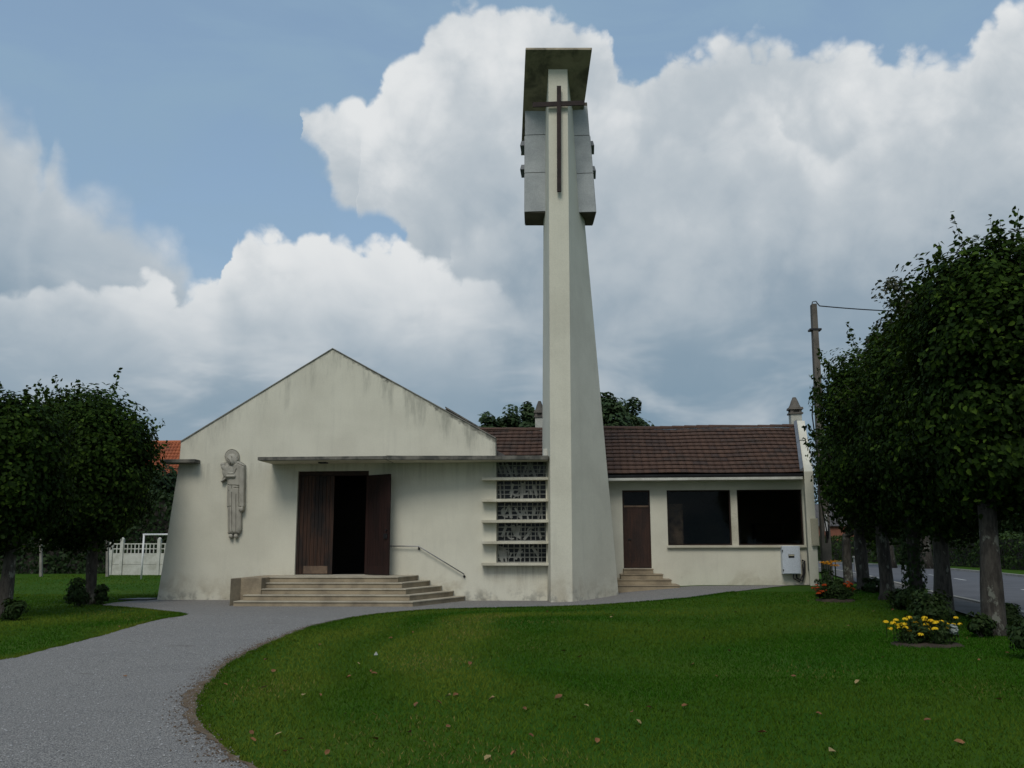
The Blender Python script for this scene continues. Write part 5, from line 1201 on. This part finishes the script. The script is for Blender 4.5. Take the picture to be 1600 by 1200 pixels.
grass()
def leaf_geo():
    me = bpy.data.meshes.new('fallen_leaf')
    v = [(-0.5, 0, 0.02), (-0.2, -0.3, 0.10), (0.2, -0.28, 0.16), (0.55, 0, 0.05), (0.2, 0.28, 0.14), (-0.2, 0.3, 0.07), (0, 0, 0.0)]
    me.from_pydata(v, [], [(0, 1, 6), (1, 2, 6), (2, 3, 6), (3, 4, 6), (4, 5, 6), (5, 0, 6)]); return me
l_a = leaf_geo(); l_a.materials.append(MATS['dry_leaf']); l_b = leaf_geo(); l_b.materials.append(MATS['pale_leaf'])
spots = [(768, 1097), (898, 1126), (876, 1095), (664, 1165), (700, 1140), (560, 1040), (585, 1056), (650, 1105), (734, 1040), (855, 958), (955, 966), (957, 964), (1030, 972), (1100, 1000), (1082, 1042), (998, 1133), (988, 1117), (933, 1163), (830, 1155), (803, 1183), (762, 1190), (545, 1062), (580, 1052), (1015, 1110), (1070, 1108), (916, 1107), (873, 1093), (820, 1112), (712, 1090), (686, 1102), (700, 1092), (586, 1160), (640, 1150), (511, 1182), (393, 1150), (435, 1152), (395, 1162), (445, 1180), (416, 1034), (427, 1052), (413, 1078), (468, 1117), (347, 1125), (352, 1073), (500, 1090), (474, 1090), (1180, 960), (1150, 958), (1240, 1060), (1330, 982), (1366, 957), (1395, 955), (1290, 945), (1263, 940), (1200, 1010), (1325, 980), (1530, 1034), (1574, 1023), (1560, 1097), (1380, 1030), (1340, 1070), (1450, 1130), (1500, 1165), (1280, 1120), (1190, 1150), (1300, 1180), (1120, 1060), (1140, 1020), (905, 1030), (880, 1020), (830, 1000), (690, 1010), (645, 990), (610, 1000), (500, 1010), (540, 1120), (470, 1160), (150, 982), (186, 981), (195, 1060)]
for i, (px, py) in enumerate(spots):
    p = ground_at(px, py); o = bpy.data.objects.new('fallen_leaf', l_a if i % 5 else l_b); COL.objects.link(o)
    s = random.uniform(0.045, 0.095); o.scale = (s, s, s*random.uniform(0.8, 2)); o.location = (p.x, p.y, p.z+0.028); o.rotation_euler = (random.uniform(-.5, .5), random.uniform(-.5, .5), random.uniform(0, 6.28))
    tag(o, 'small dry curled leaf fallen on the ground', 'leaf', 'fallen leaves on the lawn and path')
p = ground_at(587, 1026)
tag(MB().add([(p.x-0.03, p.y, p.z+0.02), (p.x+0.026, p.y+0.015, p.z+0.02), (p.x+0.006, p.y-0.008, p.z+0.075), (p.x+0.02, p.y+0.05, p.z+0.025)], [(0, 1, 2), (1, 3, 2), (3, 0, 2), (0, 3, 1)]).build('paper_scrap', 'paper'), 'crumpled white paper scrap on the lawn', 'litter')
# loose stones and soil crumbs on the path
r_ = np.random.default_rng(8); N = 16000
x = r_.uniform(-8, 1, N); y = r_.uniform(-22, -6, N); k = inpoly(x, y, path_poly); x = x[k]; y = y[k]; n0 = len(x)
E_ = np.array(ed); i_ = r_.integers(0, len(E_)-1, 5000); tn = E_[i_+1]-E_[i_]; tn /= np.linalg.norm(tn, axis=1, keepdims=True)+1e-9; of = np.abs(r_.normal(size=5000))*0.09*(0.4+sstep(-6, -14, E_[i_, 1]))
x = np.concatenate([x, E_[i_, 0]-tn[:, 1]*of+r_.normal(size=5000)*0.03]); y = np.concatenate([y, E_[i_, 1]+tn[:, 0]*of+r_.normal(size=5000)*0.03]); N = len(x)
s = r_.uniform(0.005, 0.013, N); s[n0:] *= 1.1; z = H(x, y)+0.016
oct_ = np.array([(1, 0, 0), (0, 1, 0), (-1, 0, 0), (0, -1, 0), (0, 0, 0.8)]); ph = r_.random(N)*6.28
c_, s_ = np.cos(ph), np.sin(ph); sc = s[:, None]*r_.uniform(0.6, 1.3, (N, 5))
V = np.stack([x[:, None]+sc*(oct_[None, :, 0]*c_[:, None]-oct_[None, :, 1]*s_[:, None]), y[:, None]+sc*(oct_[None, :, 0]*s_[:, None]+oct_[None, :, 1]*c_[:, None]), z[:, None]+sc*oct_[None, :, 2]], -1).reshape(-1, 3)
Fa = (np.arange(N)[:, None, None]*5+np.array([(0, 1, 4), (1, 2, 4), (2, 3, 4), (3, 0, 4)])[None]).reshape(-1)
mat('loose_stone', leaffn((0.18, 0.178, 0.174), (0.36, 0.355, 0.345), (0.09, 0.058, 0.032), 0.0, 0.9))
tag(link('loose_gravel', np_mesh('loose_gravel', V, Fa, np.full(N*4, 3), 'loose_stone', np.repeat(np.where(np.arange(N)[:, None] < n0, r_.random((N, 2))*np.array([1, 0.85]), r_.random((N, 2))*np.array([0.3, 0.15])+np.array([0, 0.85])), 5, axis=0))), 'loose grey gravel stones scattered over the path', 'gravel', kind='stuff')
print('TRIS', sum(len(o.data.loops)-2*len(o.data.polygons) for o in COL.objects if o.type == 'MESH'))
